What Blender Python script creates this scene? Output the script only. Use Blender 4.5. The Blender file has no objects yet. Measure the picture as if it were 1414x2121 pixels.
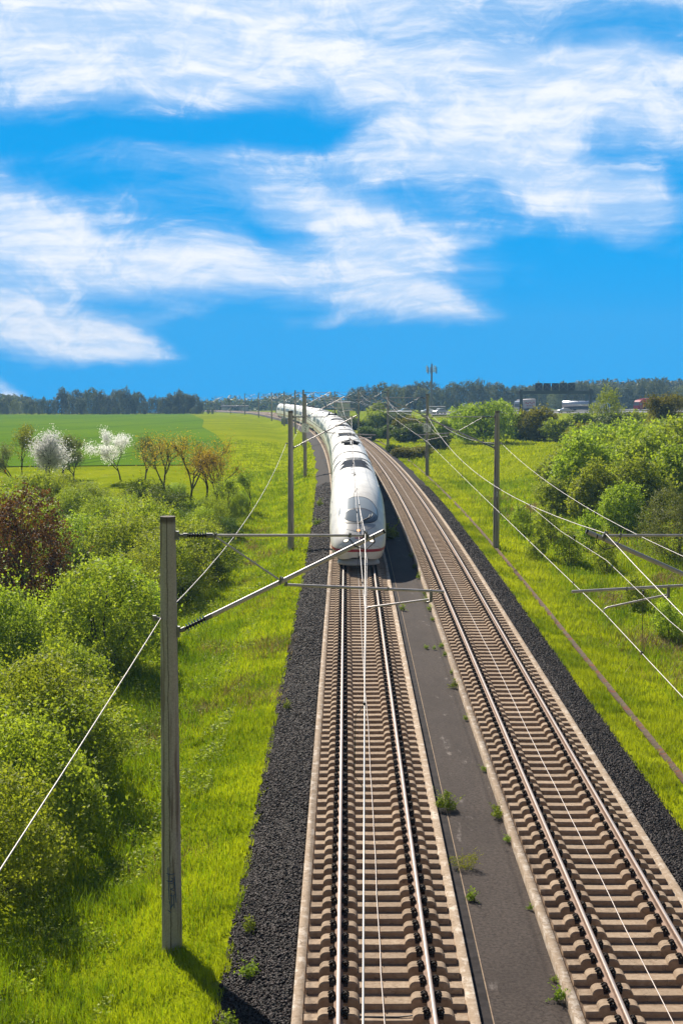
import bpy, bmesh, math, random
import numpy as np
from mathutils import Vector, Matrix, Euler

C = bpy.context.scene.collection
R = math.radians
random.seed(7)

# ------------------------------------------------------------------ camera
F, HZ, HC, PX, PY = 3250.0, 748.0, 10.15, 707.0, 1060.5
PITCH = math.atan((PY - HZ) / F)
cam = bpy.data.cameras.new('camera')
cam.sensor_fit = 'VERTICAL'; cam.sensor_height = 36.0; cam.sensor_width = 36.0
cam.lens = 36.0 * F / 2121.0
cam.clip_start = 0.1; cam.clip_end = 12000
co = bpy.data.objects.new('camera', cam); C.objects.link(co)
co.location = (0, 0, HC); co.rotation_euler = (R(90) - PITCH, 0, 0)
sc = bpy.context.scene
sc.camera = co
sc.view_settings.view_transform = 'Standard'; sc.view_settings.look = 'None'
sc.view_settings.gamma = 1.0; sc.view_settings.use_curve_mapping = False
sc.view_settings.exposure = 0.84
sc.render.engine = 'CYCLES'
sc.cycles.max_bounces = 6; sc.cycles.diffuse_bounces = 3; sc.cycles.glossy_bounces = 3
sc.cycles.transmission_bounces = 4; sc.cycles.volume_bounces = 0; sc.cycles.transparent_max_bounces = 4
sc.cycles.use_denoising = True

# ------------------------------------------------------------------ sun and sky
SUN_AZ, SUN_EL = R(-21), R(34)          # azimuth from +Y, negative to the left
sun = bpy.data.lights.new('sun', 'SUN'); sun.energy = 5.0; sun.angle = R(0.5); sun.color = (1.0, 0.92, 0.78)
so = bpy.data.objects.new('sun', sun); C.objects.link(so)
sd = Vector((math.sin(SUN_AZ) * math.cos(SUN_EL), math.cos(SUN_AZ) * math.cos(SUN_EL), math.sin(SUN_EL)))
so.rotation_euler = sd.to_track_quat('Z', 'Y').to_euler(); so.location = (-30, 60, 60)

world = bpy.data.worlds.new('World'); sc.world = world; world.use_nodes = True


class NT:
    """small helper to write node trees"""
    def __init__(s, tree): s.t = tree; tree.nodes.clear()
    def n(s, typ, ins=None, **kw):
        nd = s.t.nodes.new(typ)
        for k, v in kw.items(): setattr(nd, k, v)
        for k, v in (ins or {}).items():
            sock = nd.inputs[k]
            if isinstance(v, bpy.types.NodeSocket): s.t.links.new(v, sock)
            else: sock.default_value = v
        return nd
    def m(s, op, a, b=0.0, c=0.0, clamp=False):
        nd = s.n('ShaderNodeMath', {0: a, 1: b, 2: c}, operation=op); nd.use_clamp = clamp
        return nd.outputs[0]
    def v(s, op, a, b=(0, 0, 0)):
        nd = s.n('ShaderNodeVectorMath', {0: a, 1: b}, operation=op)
        return nd.outputs['Vector']
    def mix(s, fac, a, b, blend='MIX'):
        nd = s.n('ShaderNodeMix', data_type='RGBA', blend_type=blend, clamp_factor=True)
        for i, v in ((0, fac), (6, a), (7, b)):
            if isinstance(v, bpy.types.NodeSocket): s.t.links.new(v, nd.inputs[i])
            else: nd.inputs[i].default_value = v
        return nd.outputs[2]
    def noise(s, vec, scale, detail=3.0, rough=0.5, dist=0.0, out='Fac'):
        nd = s.n('ShaderNodeTexNoise', {'Scale': scale, 'Detail': detail, 'Roughness': rough, 'Distortion': dist})
        if vec is not None: s.t.links.new(vec, nd.inputs['Vector'])
        return nd.outputs[out]
    def ramp(s, fac, stops, interp='LINEAR'):
        nd = s.n('ShaderNodeValToRGB', {0: fac}); cr = nd.color_ramp; cr.interpolation = interp
        while len(cr.elements) < len(stops): cr.elements.new(0.5)
        for e, (p, c) in zip(cr.elements, stops):
            e.position = p; e.color = c if len(c) == 4 else (*c, 1)
        return nd.outputs[0]
    def step(s, x, a, b, lo=0.0, hi=1.0):
        nd = s.n('ShaderNodeMapRange', {0: x, 1: a, 2: b, 3: lo, 4: hi}, interpolation_type='SMOOTHSTEP')
        return nd.outputs[0]


def build_sky():
    T = NT(world.node_tree)
    tc = T.n('ShaderNodeTexCoord').outputs['Generated']
    sp = T.n('ShaderNodeSeparateXYZ', {0: tc})
    az = T.m('ARCTAN2', sp.outputs[0], sp.outputs[1]); el = T.m('ARCSINE', sp.outputs[2])
    p = T.n('ShaderNodeCombineXYZ', {0: T.m('MULTIPLY', az, 3.25), 1: T.m('MULTIPLY', el, 3.25), 2: 0.0}).outputs[0]
    # clear sky: physical sky high up, deep azure near the horizon
    sky = T.n('ShaderNodeTexSky', sky_type='NISHITA', sun_disc=False, sun_elevation=SUN_EL, sun_rotation=SUN_AZ,
              altitude=200.0, air_density=1.0, dust_density=0.6, ozone_density=3.0).outputs[0]
    az_c = T.ramp(T.m('MULTIPLY', el, 4.0, clamp=True),
                  [(0.0, (0.0, 0.285, 0.66)), (0.25, (0.0, 0.28, 0.66)), (0.6, (0.002, 0.262, 0.63)), (1.0, (0.03, 0.27, 0.60))])
    az_c = T.v('SCALE', az_c); az_c.node.inputs['Scale'].default_value = 7.9
    # away from the direction of the photograph the low sky is pale and milky
    az_c = T.mix(T.step(T.m('ABSOLUTE', az), 0.35, 1.1), az_c, (1.15, 1.2, 1.25, 1))
    clear = T.mix(T.step(el, 0.28, 0.70, 1.0, 0.0), T.v('MULTIPLY', sky, (0.5, 0.5, 0.5)), az_c)
    # wind-drawn cirrus
    w1 = T.noise(p, 2.2, 3.0, 0.5, 0.0, 'Color')
    w2 = T.noise(p, 7.0, 4.0, 0.55, 0.0, 'Color')
    warp = T.v('ADD', T.v('MULTIPLY', T.v('SUBTRACT', w1, (0.5, 0.5, 0.5)), (0.42, 0.16, 0)),
               T.v('MULTIPLY', T.v('SUBTRACT', w2, (0.5, 0.5, 0.5)), (0.09, 0.035, 0)))
    pw = T.v('ADD', p, warp)
    pf = T.v('ADD', p, T.v('MULTIPLY', T.v('SUBTRACT', T.noise(p, 1.3, 2.0, 0.4, 0.0, 'Color'), (0.5, 0.5, 0.5)), (0.30, 0.22, 0)))
    blobs = [  # (px, py, rx, ry, rotation deg, weight) on the sky, in thousandths of a radian-like unit
        (120, 60, 800, 130, -3, .95), (480, 150, 560, 95, -7, .75), (200, 225, 560, 62, -2, .60), (720, 20, 430, 80, 0, .60), (60, 140, 420, 120, 0, .45), (780, 170, 190, 40, -16, .35),
        (1250, 12, 200, 42, -6, .8), (1270, 230, 330, 95, -14, .60), (1110, 155, 240, 36, -6, .50), (1330, 300, 240, 70, -20, .45), (1380, 180, 160, 40, -10, .4),
        (930, 330, 280, 62, 6, .60), (1080, 350, 300, 75, -16, .95), (1200, 415, 260, 66, -26, .85), (1000, 430, 260, 55, -14, .45), (870, 300, 200, 40, 10, .45),
        (120, 500, 400, 105, -14, 1.0), (330, 545, 220, 70, -10, .55), (20, 430, 220, 90, -22, .75), (0, 590, 330, 80, -8, .45),
        (700, 440, 260, 80, -14, .75), (760, 520, 200, 80, -24, .65), (720, 590, 260, 85, -8, .70), (850, 645, 150, 45, -6, .65), (930, 520, 160, 60, -14, .35), (530, 540, 260, 70, -10, .45), (900, 490, 150, 20, 8, .4),
        (90, 690, 290, 62, -8, 1.05), (250, 710, 110, 38, -10, .75), (60, 630, 260, 60, -10, .45), (460, 345, 480, 36, -1, .40), (560, 420, 400, 50, -10, .40), (330, 430, 200, 40, -10, .3),
        (-20, 805, 80, 40, -30, .9), (650, 648, 50, 18, 10, .45), (1180, 590, 200, 110, 0, .17), (1080, 110, 640, 240, 0, .46), (950, 230, 300, 90, -6, .30), (230, 790, 90, 10, 0, .25), (380, 655, 110, 26, 10, .3)]
    cov = None
    for (bx, by, rx, ry, rot, w) in blobs:
        mp = T.n('ShaderNodeMapping', {'Vector': pw, 'Location': ((bx - 707) / 1000, (748 - by) / 1000, 0), 'Rotation': (0, 0, R(rot)),
                                       'Scale': (rx / 1000, ry / 1000, 1)}, vector_type='TEXTURE').outputs[0]
        ln = T.n('ShaderNodeVectorMath', {0: mp}, operation='LENGTH').outputs['Value']
        s = T.step(ln, 0.0, 1.45, w, 0.0)
        cov = s if cov is None else T.m('ADD', cov, s)
    other = T.m('MULTIPLY', T.step(T.m('MAXIMUM', T.m('ABSOLUTE', az), T.m('MULTIPLY', el, 1.0)), 0.26, 0.45), 0.15)
    cov = T.m('ADD', cov, other)
    # fibres
    f1m = T.n('ShaderNodeMapping', {'Vector': pf, 'Rotation': (0, 0, R(10)), 'Scale': (1.5, 9.0, 1)}).outputs[0]
    f1 = T.noise(f1m, 1.5, 9.0, 0.60, 0.15)
    f2m = T.n('ShaderNodeMapping', {'Vector': pf, 'Rotation': (0, 0, R(20)), 'Scale': (2.6, 24.0, 1)}).outputs[0]
    f2 = T.noise(f2m, 1.8, 9.0, 0.64, 0.2)
    f3 = T.noise(T.v('MULTIPLY', pw, (1.0, 1.9, 1.0)), 8.0, 12.0, 0.68, 0.55)
    tex = T.m('ADD', T.m('ADD', T.m('MULTIPLY', T.m('SUBTRACT', f1, 0.5), 1.9), T.m('MULTIPLY', T.m('SUBTRACT', f2, 0.5), 1.15)),
              T.m('MULTIPLY', T.m('SUBTRACT', f3, 0.5), 2.1))
    amp = T.step(cov, 0.0, 0.40)
    dens = T.m('ADD', T.m('MULTIPLY', T.m('MINIMUM', cov, 1.15), 0.66), T.m('MULTIPLY', tex, T.m('MULTIPLY', amp, 0.78)))
    core = T.step(dens, 0.34, 1.20)
    vd = T.m('ADD', cov, T.m('MULTIPLY', tex, T.m('MULTIPLY', amp, 0.38)))
    veil = T.m('MULTIPLY', T.step(vd, 0.16, 1.15), 0.70)
    alpha = T.m('SUBTRACT', 1.0, T.m('MULTIPLY', T.m('SUBTRACT', 1.0, veil), T.m('SUBTRACT', 1.0, core)))
    white = T.mix(T.step(dens, 0.35, 1.1), (3.6, 4.5, 5.8, 1), (5.4, 5.6, 6.0, 1))
    white = T.mix(T.step(el, 0.3, 0.8), white, (1.6, 1.75, 2.0, 1))
    col = T.mix(alpha, clear, white)
    # below the horizon
    col = T.mix(T.step(el, -0.10, -0.05, 1.0, 0.0), col, (0.9, 1.1, 0.8, 1))
    bg = T.n('ShaderNodeBackground', {'Color': col, 'Strength': 0.1})
    out = T.n('ShaderNodeOutputWorld', {'Surface': bg.outputs[0]})
build_sky()

# ------------------------------------------------------------------ materials
MATS = {}
def mat(name, col, rough=0.8, metal=0.0, var=0.0, scale=3.0, col2=None, bump=0.0, bscale=None, spec=0.4, coat=0.0, space='Position', stretch=None):
    if name in MATS: return MATS[name]
    m = bpy.data.materials.new(name); m.use_nodes = True; T = NT(m.node_tree)
    b = T.n('ShaderNodeBsdfPrincipled', {'Roughness': rough, 'Metallic': metal})
    b.inputs['Specular IOR Level'].default_value = spec; b.inputs['Coat Weight'].default_value = coat; b.inputs['Coat Roughness'].default_value = 0.08
    vec = T.n('ShaderNodeNewGeometry').outputs['Position'] if space == 'Position' else T.n('ShaderNodeTexCoord').outputs['Object']
    if stretch: vec = T.v('MULTIPLY', vec, stretch)
    c = (*col, 1)
    if var > 0 or col2:
        nz = T.noise(vec, scale, 6.0, 0.62)
        c2 = (*(col2 or [x * (1 - var) for x in col]), 1)
        c1 = (*[min(1, x * (1 + var * 0.6)) for x in col], 1)
        c = T.mix(T.step(nz, 0.32, 0.68), c1, c2)
    b.inputs['Base Color'].default_value = c if not isinstance(c, bpy.types.NodeSocket) else (1, 1, 1, 1)
    if isinstance(c, bpy.types.NodeSocket): T.t.links.new(c, b.inputs['Base Color'])
    if bump > 0:
        bn = T.noise(vec, bscale or scale * 4, 5.0, 0.65)
        bu = T.n('ShaderNodeBump', {'Strength': min(1.0, bump), 'Distance': 0.02, 'Height': bn})
        T.t.links.new(bu.outputs[0], b.inputs['Normal'])
    T.n('ShaderNodeOutputMaterial', {'Surface': b.outputs[0]})
    MATS[name] = m
    return m


def leaf_mat(name, dark, light, trans=0.5, gloss=0.6, tint=(1.35, 1.35, 0.55)):
    if name in MATS: return MATS[name]
    m = bpy.data.materials.new(name); m.use_nodes = True; T = NT(m.node_tree)
    a = T.n('ShaderNodeAttribute', attribute_name='tone').outputs['Fac']
    oi = T.n('ShaderNodeObjectInfo').outputs['Random']
    c = T.mix(a, (*dark, 1), (*light, 1))
    c = T.n('ShaderNodeHueSaturation', {'Hue': T.m('ADD', T.m('MULTIPLY', oi, 0.03), 0.485), 'Saturation': 1.0,
                                        'Value': T.m('ADD', T.m('MULTIPLY', oi, 0.35), 0.83), 'Fac': 1.0, 'Color': c}).outputs[0]
    b = T.n('ShaderNodeBsdfPrincipled', {'Base Color': c, 'Roughness': gloss})
    b.inputs['Specular IOR Level'].default_value = 0.12
    ct = T.mix(1.0, c, (*tint, 1), 'MULTIPLY')
    t = T.n('ShaderNodeBsdfTranslucent', {'Color': ct})
    mx = T.n('ShaderNodeMixShader', {0: trans, 1: b.outputs[0], 2: t.outputs[0]})
    T.n('ShaderNodeOutputMaterial', {'Surface': mx.outputs[0]})
    MATS[name] = m
    return m


def ground_mat():
    m = bpy.data.materials.new('meadow grass'); m.use_nodes = True; T = NT(m.node_tree)
    pos = T.n('ShaderNodeNewGeometry').outputs['Position']
    n1 = T.noise(pos, 0.06, 5.0, 0.6); n2 = T.noise(pos, 0.9, 6.0, 0.65); n3 = T.noise(pos, 7.0, 5.0, 0.7)
    a = T.mix(T.step(n1, 0.35, 0.65), (0.185, 0.240, 0.005, 1), (0.265, 0.305, 0.007, 1))
    a = T.mix(T.step(n2, 0.50, 0.75), a, (0.090, 0.145, 0.006, 1))
    a = T.mix(T.m('MULTIPLY', T.step(n3, 0.45, 0.8), 0.6), a, (0.06, 0.10, 0.012, 1))
    dry = T.noise(pos, 0.25, 4.0, 0.6)
    a = T.mix(T.m('MULTIPLY', T.step(dry, 0.62, 0.74), 0.5), a, (0.24, 0.21, 0.07, 1))
    b = T.n('ShaderNodeBsdfPrincipled', {'Base Color': a, 'Roughness': 1.0}); b.inputs['Specular IOR Level'].default_value = 0.0
    bu = T.n('ShaderNodeBump', {'Strength': 0.9, 'Distance': 0.12, 'Height': T.m('ADD', T.m('MULTIPLY', n3, 0.6), n2)})
    T.t.links.new(bu.outputs[0], b.inputs['Normal'])
    T.n('ShaderNodeOutputMaterial', {'Surface': b.outputs[0]})
    return m


def field_mat():
    m = bpy.data.materials.new('crop field'); m.use_nodes = True; T = NT(m.node_tree)
    pos = T.n('ShaderNodeNewGeometry').outputs['Position']
    n1 = T.noise(pos, 0.012, 4.0, 0.55); n2 = T.noise(pos, 0.3, 6.0, 0.7)
    rows = T.n('ShaderNodeMapping', {'Vector': pos, 'Rotation': (0, 0, R(8)), 'Scale': (0.9, 0.012, 1)}).outputs[0]
    n3 = T.noise(rows, 0.6, 4.0, 0.6)
    a = T.mix(T.step(n1, 0.35, 0.65), (0.100, 0.190, 0.012, 1), (0.130, 0.220, 0.014, 1))
    a = T.mix(T.m('MULTIPLY', T.step(n2, 0.4, 0.8), 0.35), a, (0.035, 0.095, 0.018, 1))
    a = T.mix(T.m('MULTIPLY', T.step(n3, 0.5, 0.75), 0.35), a, (0.10, 0.19, 0.03, 1))
    # tramlines left by the tractor
    sx = T.n('ShaderNodeSeparateXYZ', {0: T.n('ShaderNodeMapping', {'Vector': pos, 'Rotation': (0, 0, R(9))}).outputs[0]}).outputs[0]
    fr = T.m('PINGPONG', T.m('ADD', sx, 4.0), 14.0)
    tl = T.m('MULTIPLY', T.step(T.m('ABSOLUTE', T.m('SUBTRACT', fr, 1.2)), 0.25, 0.5, 1.0, 0.0), 0.55)
    a = T.mix(tl, a, (0.030, 0.075, 0.018, 1))
    b = T.n('ShaderNodeBsdfPrincipled', {'Base Color': a, 'Roughness': 1.0}); b.inputs['Specular IOR Level'].default_value = 0.0
    bu = T.n('ShaderNodeBump', {'Strength': 0.6, 'Distance': 0.2, 'Height': n2})
    T.t.links.new(bu.outputs[0], b.inputs['Normal'])
    T.n('ShaderNodeOutputMaterial', {'Surface': b.outputs[0]})
    return m


def stained_mat(name, base, dark, stain, s1, smin, smax, sscale, stretch=(1, 1, 1), bump=0.4):
    """surface with fine grain, dirt and lighter ragged deposits"""
    m = bpy.data.materials.new(name); m.use_nodes = True; T = NT(m.node_tree)
    pos = T.n('ShaderNodeNewGeometry').outputs['Position']
    ps = T.v('MULTIPLY', pos, stretch)
    g = T.noise(pos, s1, 6.0, 0.7); l = T.noise(ps, sscale, 7.0, 0.65); big = T.noise(ps, 0.7, 5.0, 0.6)
    a = T.mix(T.step(g, 0.3, 0.7), (*base, 1), (*dark, 1))
    a = T.mix(T.m('MULTIPLY', T.step(big, 0.4, 0.65), 0.5), a, (*dark, 1))
    a = T.mix(T.m('MULTIPLY', T.step(l, smin, smax), 0.8), a, (*stain, 1))
    crk = T.noise(pos, 1.1, 4.0, 0.6); a = T.mix(T.m('MULTIPLY', T.step(T.m('ABSOLUTE', T.m('SUBTRACT', crk, 0.5)), 0.0015, 0.005, 1.0, 0.0), 0.5), a, (*[x * 0.35 for x in dark], 1))
    oi = T.n('ShaderNodeObjectInfo').outputs['Random']
    a = T.n('ShaderNodeHueSaturation', {'Hue': 0.5, 'Saturation': 1.0, 'Value': T.m('ADD', T.m('MULTIPLY', oi, 0.22), 0.89), 'Fac': 1.0, 'Color': a}).outputs[0]
    b = T.n('ShaderNodeBsdfPrincipled', {'Base Color': a, 'Roughness': 0.88}); b.inputs['Specular IOR Level'].default_value = 0.08
    bu = T.n('ShaderNodeBump', {'Strength': bump, 'Distance': 0.02, 'Height': T.m('ADD', g, T.noise(pos, s1 * 5, 4.0, 0.7))})
    T.t.links.new(bu.outputs[0], b.inputs['Normal'])
    T.n('ShaderNodeOutputMaterial', {'Surface': b.outputs[0]})
    MATS[name] = m
    return m


M_GROUND = ground_mat(); M_FIELD = field_mat()
M_SLEEPER = stained_mat('sleeper concrete', (0.430, 0.330, 0.240), (0.275, 0.195, 0.135), (0.54, 0.46, 0.38), 9.0, 0.66, 0.8, 5.0, bump=0.25)
M_SLAB = stained_mat('slab concrete', (0.335, 0.240, 0.168), (0.195, 0.130, 0.086), (0.50, 0.41, 0.32), 6.0, 0.58, 0.8, 1.6, (1, .5, 1), bump=0.3)
M_EDGE = stained_mat('pale slab edge', (0.47, 0.37, 0.28), (0.32, 0.235, 0.165), (0.66, 0.58, 0.50), 8.0, 0.48, 0.66, 6.0, (1, .6, 1), bump=0.5)
M_ASPH = stained_mat('old asphalt', (0.098, 0.078, 0.068), (0.044, 0.034, 0.030), (0.32, 0.28, 0.26), 14.0, 0.61, 0.76, 1.3, (1.8, .5, 1), bump=0.6)
M_CHAN = mat('channel cover concrete', (0.036, 0.030, 0.030), 0.9, spec=0.08, var=0.4, scale=4, bump=0.3)
M_BALL = mat('dark basalt ballast', (0.030, 0.023, 0.023), 0.9, spec=0.08, var=0.6, scale=20, bump=1.0, bscale=16)
M_STONE = leaf_mat('basalt stones', (0.010, 0.008, 0.008), (0.085, 0.068, 0.066), 0.0, 0.7)
M_GUTTER = stained_mat('gutter concrete', (0.16, 0.115, 0.080), (0.085, 0.062, 0.045), (0.20, 0.055, 0.02), 6.0, 0.50, 0.62, 2.5, bump=0.5)
M_ROAD = mat('road asphalt', (0.17, 0.16, 0.17), 0.85, var=0.2, scale=0.4)
M_WHITE = mat('white road paint', (0.75, 0.75, 0.75), 0.7)
M_RAILTOP = mat('polished rail steel', (0.36, 0.31, 0.285), 0.5, 0.45, var=0.12, scale=2, stretch=(8, .3, 1))
M_RAILSIDE = mat('rusty rail steel', (0.27, 0.165, 0.115), 0.75, 0.0, var=0.3, scale=9)
M_CLIP = mat('dark clip steel', (0.030, 0.019, 0.014), 0.75, 0.0, var=0.5, scale=20, spec=0.15)
M_CABLE = mat('pale cable sheath', (0.60, 0.52, 0.48), 0.5)
M_POLE = None
M_GALV = mat('galvanised tube', (0.50, 0.46, 0.48), 0.5, 0.3, var=0.15, scale=5, spec=0.5)
M_GALVD = mat('dull galvanised fittings', (0.20, 0.20, 0.21), 0.5, 0.6, var=0.3, scale=12)
M_INS = mat('black insulator glaze', (0.012, 0.011, 0.012), 0.25, spec=0.6)
M_WIRE = mat('bright copper wire', (0.44, 0.40, 0.39), 0.5, 0.2)
M_WIRED = mat('dark wire', (0.06, 0.055, 0.055), 0.5, 0.3)
M_PAINT = mat('white train paint', (0.84, 0.81, 0.765), 0.42, var=0.12, scale=1.6, coat=0.06, spec=0.25)
M_PAINTG = mat('grey train paint', (0.40, 0.40, 0.42), 0.4, var=0.08, scale=2)
M_RED = mat('red stripe paint', (0.42, 0.012, 0.03), 0.35)
M_GLASS = mat('windscreen glass', (0.20, 0.235, 0.26), 0.14, spec=0.9, coat=0.5)
M_GLASSL = mat('pale upper glass', (0.42, 0.47, 0.50), 0.18, spec=0.8, coat=0.4)  # paler base colour than the lower pane
M_DARK = mat('dark seal rubber', (0.018, 0.018, 0.021), 0.5)
M_ROOFG = mat('dark roof grille', (0.060, 0.068, 0.085), 0.9, spec=0.0)
M_BARK = mat('bark', (0.060, 0.047, 0.036), 0.9, var=0.4, scale=6, bump=0.6, space='Object')
M_BARKG = mat('grey green bark', (0.10, 0.09, 0.06), 0.9, var=0.3, scale=6, space='Object')
M_STEELB = mat('blue grey steel', (0.035, 0.045, 0.06), 0.6)
M_SIGN = mat('sign white', (0.90, 0.91, 0.93), 0.5)
M_BLACK = mat('sign black', (0.012, 0.012, 0.014), 0.6)
M_BLUE = mat('blue spray paint', (0.05, 0.10, 0.24), 0.7)
M_TYRE = mat('tyre rubber', (0.02, 0.02, 0.02), 0.85)
M_CARW = mat('white car paint', (0.78, 0.79, 0.80), 0.25, coat=0.5)
M_TRUCKR = mat('red tarpaulin', (0.46, 0.025, 0.045), 0.5)
M_TRUCKP = mat('pale trailer sheet', (0.60, 0.54, 0.54), 0.5)
M_SILVER = mat('tank aluminium', (0.75, 0.76, 0.78), 0.25, 0.8)
M_WALLW = mat('pale render wall', (0.62, 0.64, 0.68), 0.8, var=0.1, scale=0.5)
M_WFR = mat('windscreen surround', (0.09, 0.10, 0.125), 0.4)
M_WIN = mat('train side glass', (0.16, 0.165, 0.16), 0.35, spec=0.4)
M_LAMP = bpy.data.materials.new('lit headlamp'); M_LAMP.use_nodes = True
_T = NT(M_LAMP.node_tree); _e = _T.n('ShaderNodeEmission', {'Color': (1.0, 0.86, 0.66, 1), 'Strength': 1.3}); _T.n('ShaderNodeOutputMaterial', {'Surface': _e.outputs[0]})
M_LAMPO = bpy.data.materials.new('lit amber headlamp'); M_LAMPO.use_nodes = True
_T = NT(M_LAMPO.node_tree); _e = _T.n('ShaderNodeEmission', {'Color': (1.0, 0.50, 0.20, 1), 'Strength': 0.9}); _T.n('ShaderNodeOutputMaterial', {'Surface': _e.outputs[0]})


def pole_mat():
    m = bpy.data.materials.new('spun concrete'); m.use_nodes = True; T = NT(m.node_tree)
    ob = T.n('ShaderNodeTexCoord').outputs['Object']
    g = T.noise(ob, 30.0, 5.0, 0.7)
    st = T.n('ShaderNodeMapping', {'Vector': ob, 'Scale': (9.0, 9.0, 0.35)}).outputs[0]
    s = T.noise(st, 1.4, 6.0, 0.6, 0.6)
    a = T.mix(T.step(g, 0.3, 0.7), (0.46, 0.43, 0.42, 1), (0.33, 0.305, 0.30, 1))
    a = T.mix(T.m('MULTIPLY', T.step(s, 0.50, 0.64), 0.85), a, (0.15, 0.115, 0.10, 1))
    z = T.n('ShaderNodeSeparateXYZ', {0: ob}).outputs[2]
    sx = T.n('ShaderNodeSeparateXYZ', {0: ob}).outputs[0]
    line = T.m('ABSOLUTE', T.m('SUBTRACT', T.m('ADD', sx, T.m('MULTIPLY', T.noise(ob, 2.5, 4.0, 0.6), 0.05)), 0.02))
    a = T.mix(T.m('MULTIPLY', T.step(line, 0.004, 0.013, 1.0, 0.0), 0.75), a, (0.055, 0.045, 0.040, 1))
    a = T.mix(T.m('MULTIPLY', T.step(z, 8.16, 8.26), 0.8), a, (0.06, 0.045, 0.032, 1))
    b = T.n('ShaderNodeBsdfPrincipled', {'Base Color': a, 'Roughness': 0.85}); b.inputs['Specular IOR Level'].default_value = 0.2
    bu = T.n('ShaderNodeBump', {'Strength': 0.3, 'Distance': 0.01, 'Height': g}); T.t.links.new(bu.outputs[0], b.inputs['Normal'])
    T.n('ShaderNodeOutputMaterial', {'Surface': b.outputs[0]})
    return m
M_POLE = pole_mat()

# ------------------------------------------------------------------ object helpers
def tag(o, label=None, cat=None, group=None, kind=None):
    if label: o['label'] = label
    if cat: o['category'] = cat
    if group: o['group'] = group
    if kind: o['kind'] = kind
    return o


def empty(name, loc=(0, 0, 0), rz=0.0, label=None, cat=None, group=None):
    o = bpy.data.objects.new(name, None); C.objects.link(o)
    o.location = loc; o.rotation_euler = (0, 0, rz)
    return tag(o, label, cat, group)


def link(name, me, parent=None, loc=None):
    o = bpy.data.objects.new(name, me); C.objects.link(o)
    if parent: o.parent = parent
    if loc is not None: o.location = loc
    return o


def np_mesh(name, V, faces_n, idx, mats, smooth=False, tone=None, midx=None):
    """fast mesh: V (n,3); all faces have faces_n corners; idx flat"""
    me = bpy.data.meshes.new(name)
    V = np.asarray(V, np.float32); idx = np.asarray(idx, np.int32).ravel(); nf = len(idx) // faces_n
    me.vertices.add(len(V)); me.vertices.foreach_set('co', V.ravel())
    me.loops.add(len(idx)); me.loops.foreach_set('vertex_index', idx)
    me.polygons.add(nf); me.polygons.foreach_set('loop_start', np.arange(nf, dtype=np.int32) * faces_n)
    for m in (mats if isinstance(mats, (list, tuple)) else [mats]): me.materials.append(m)
    if midx is not None: me.polygons.foreach_set('material_index', np.asarray(midx, np.int32))
    if smooth: me.polygons.foreach_set('use_smooth', np.ones(nf, bool))
    if tone is not None:
        at = me.attributes.new('tone', 'FLOAT', 'FACE'); at.data.foreach_set('value', np.asarray(tone, np.float32))
    me.update(calc_edges=True)
    return me


class MB:
    def __init__(s): s.v = []; s.f = []; s.mi = []; s.sm = []
    def add(s, vs, fs, mi=0, sm=False):
        b = len(s.v); s.v += [tuple(v) for v in vs]
        for f in fs: s.f.append([b + i for i in f]); s.mi.append(mi); s.sm.append(sm)
    def box(s, c, d, mi=0, rz=0.0, ry=0.0, M=None):
        M = M or (Matrix.Translation(c) @ Matrix.Rotation(rz, 4, 'Z') @ Matrix.Rotation(ry, 4, 'Y'))
        x, y, z = d[0] / 2, d[1] / 2, d[2] / 2
        vs = [M @ Vector((a, b, e)) for e in (-z, z) for a, b in ((-x, -y), (x, -y), (x, y), (-x, y))]
        s.add(vs, [(3, 2, 1, 0), (4, 5, 6, 7), (0, 1, 5, 4), (1, 2, 6, 5), (2, 3, 7, 6), (3, 0, 4, 7)], mi)
    def tube(s, pts, r, n=8, mi=0, cap=True, sm=True):
        pts = [Vector(p) for p in pts]; rs = r if isinstance(r, (list, tuple)) else [r] * len(pts)
        vs = []; up0 = None
        for i, p in enumerate(pts):
            t = (pts[min(i + 1, len(pts) - 1)] - pts[max(i - 1, 0)])
            if t.length < 1e-9: t = Vector((0, 0, 1))
            t.normalize()
            if up0 is None:
                up0 = Vector((0, 0, 1)) if abs(t.z) < 0.9 else Vector((1, 0, 0))
            a = t.cross(up0)
            if a.length < 1e-4: a = t.cross(Vector((0, 1, 0)))
            a.normalize(); b = a.cross(t).normalized(); up0 = b
            for k in range(n):
                an = 2 * math.pi * k / n
                vs.append(p + (a * math.cos(an) + b * math.sin(an)) * rs[i])
        fs = []
        for i in range(len(pts) - 1):
            for k in range(n):
                fs.append((i * n + k, i * n + (k + 1) % n, (i + 1) * n + (k + 1) % n, (i + 1) * n + k))
        s.add(vs, fs, mi, sm)
        if cap:
            s.add(vs[:n], [tuple(range(n - 1, -1, -1))], mi); s.add(vs[-n:], [tuple(range(n))], mi)
    def prism(s, prof, y0, y1, mi=0, axis='y'):
        """prof: list of (a, z) polygon, extruded"""
        n = len(prof)
        f = (lambda a, z, y: (a, y, z)) if axis == 'y' else (lambda a, z, y: (y, a, z))
        vs = [f(a, z, y0) for a, z in prof] + [f(a, z, y1) for a, z in prof]
        fs = [tuple(range(n)), tuple(range(2 * n - 1, n - 1, -1))] + [(i, i + n, (i + 1) % n + n, (i + 1) % n) for i in range(n)]
        s.add(vs, fs, mi)
    def mesh(s, name, mats):
        me = bpy.data.meshes.new(name); me.from_pydata(s.v, [], s.f)
        for m in (mats if isinstance(mats, (list, tuple)) else [mats]): me.materials.append(m)
        me.polygons.foreach_set('material_index', s.mi); me.polygons.foreach_set('use_smooth', s.sm)
        me.update(); return me
    def build(s, name, mats, parent=None, loc=None): return link(name, s.mesh(name, mats), parent, loc)


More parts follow.
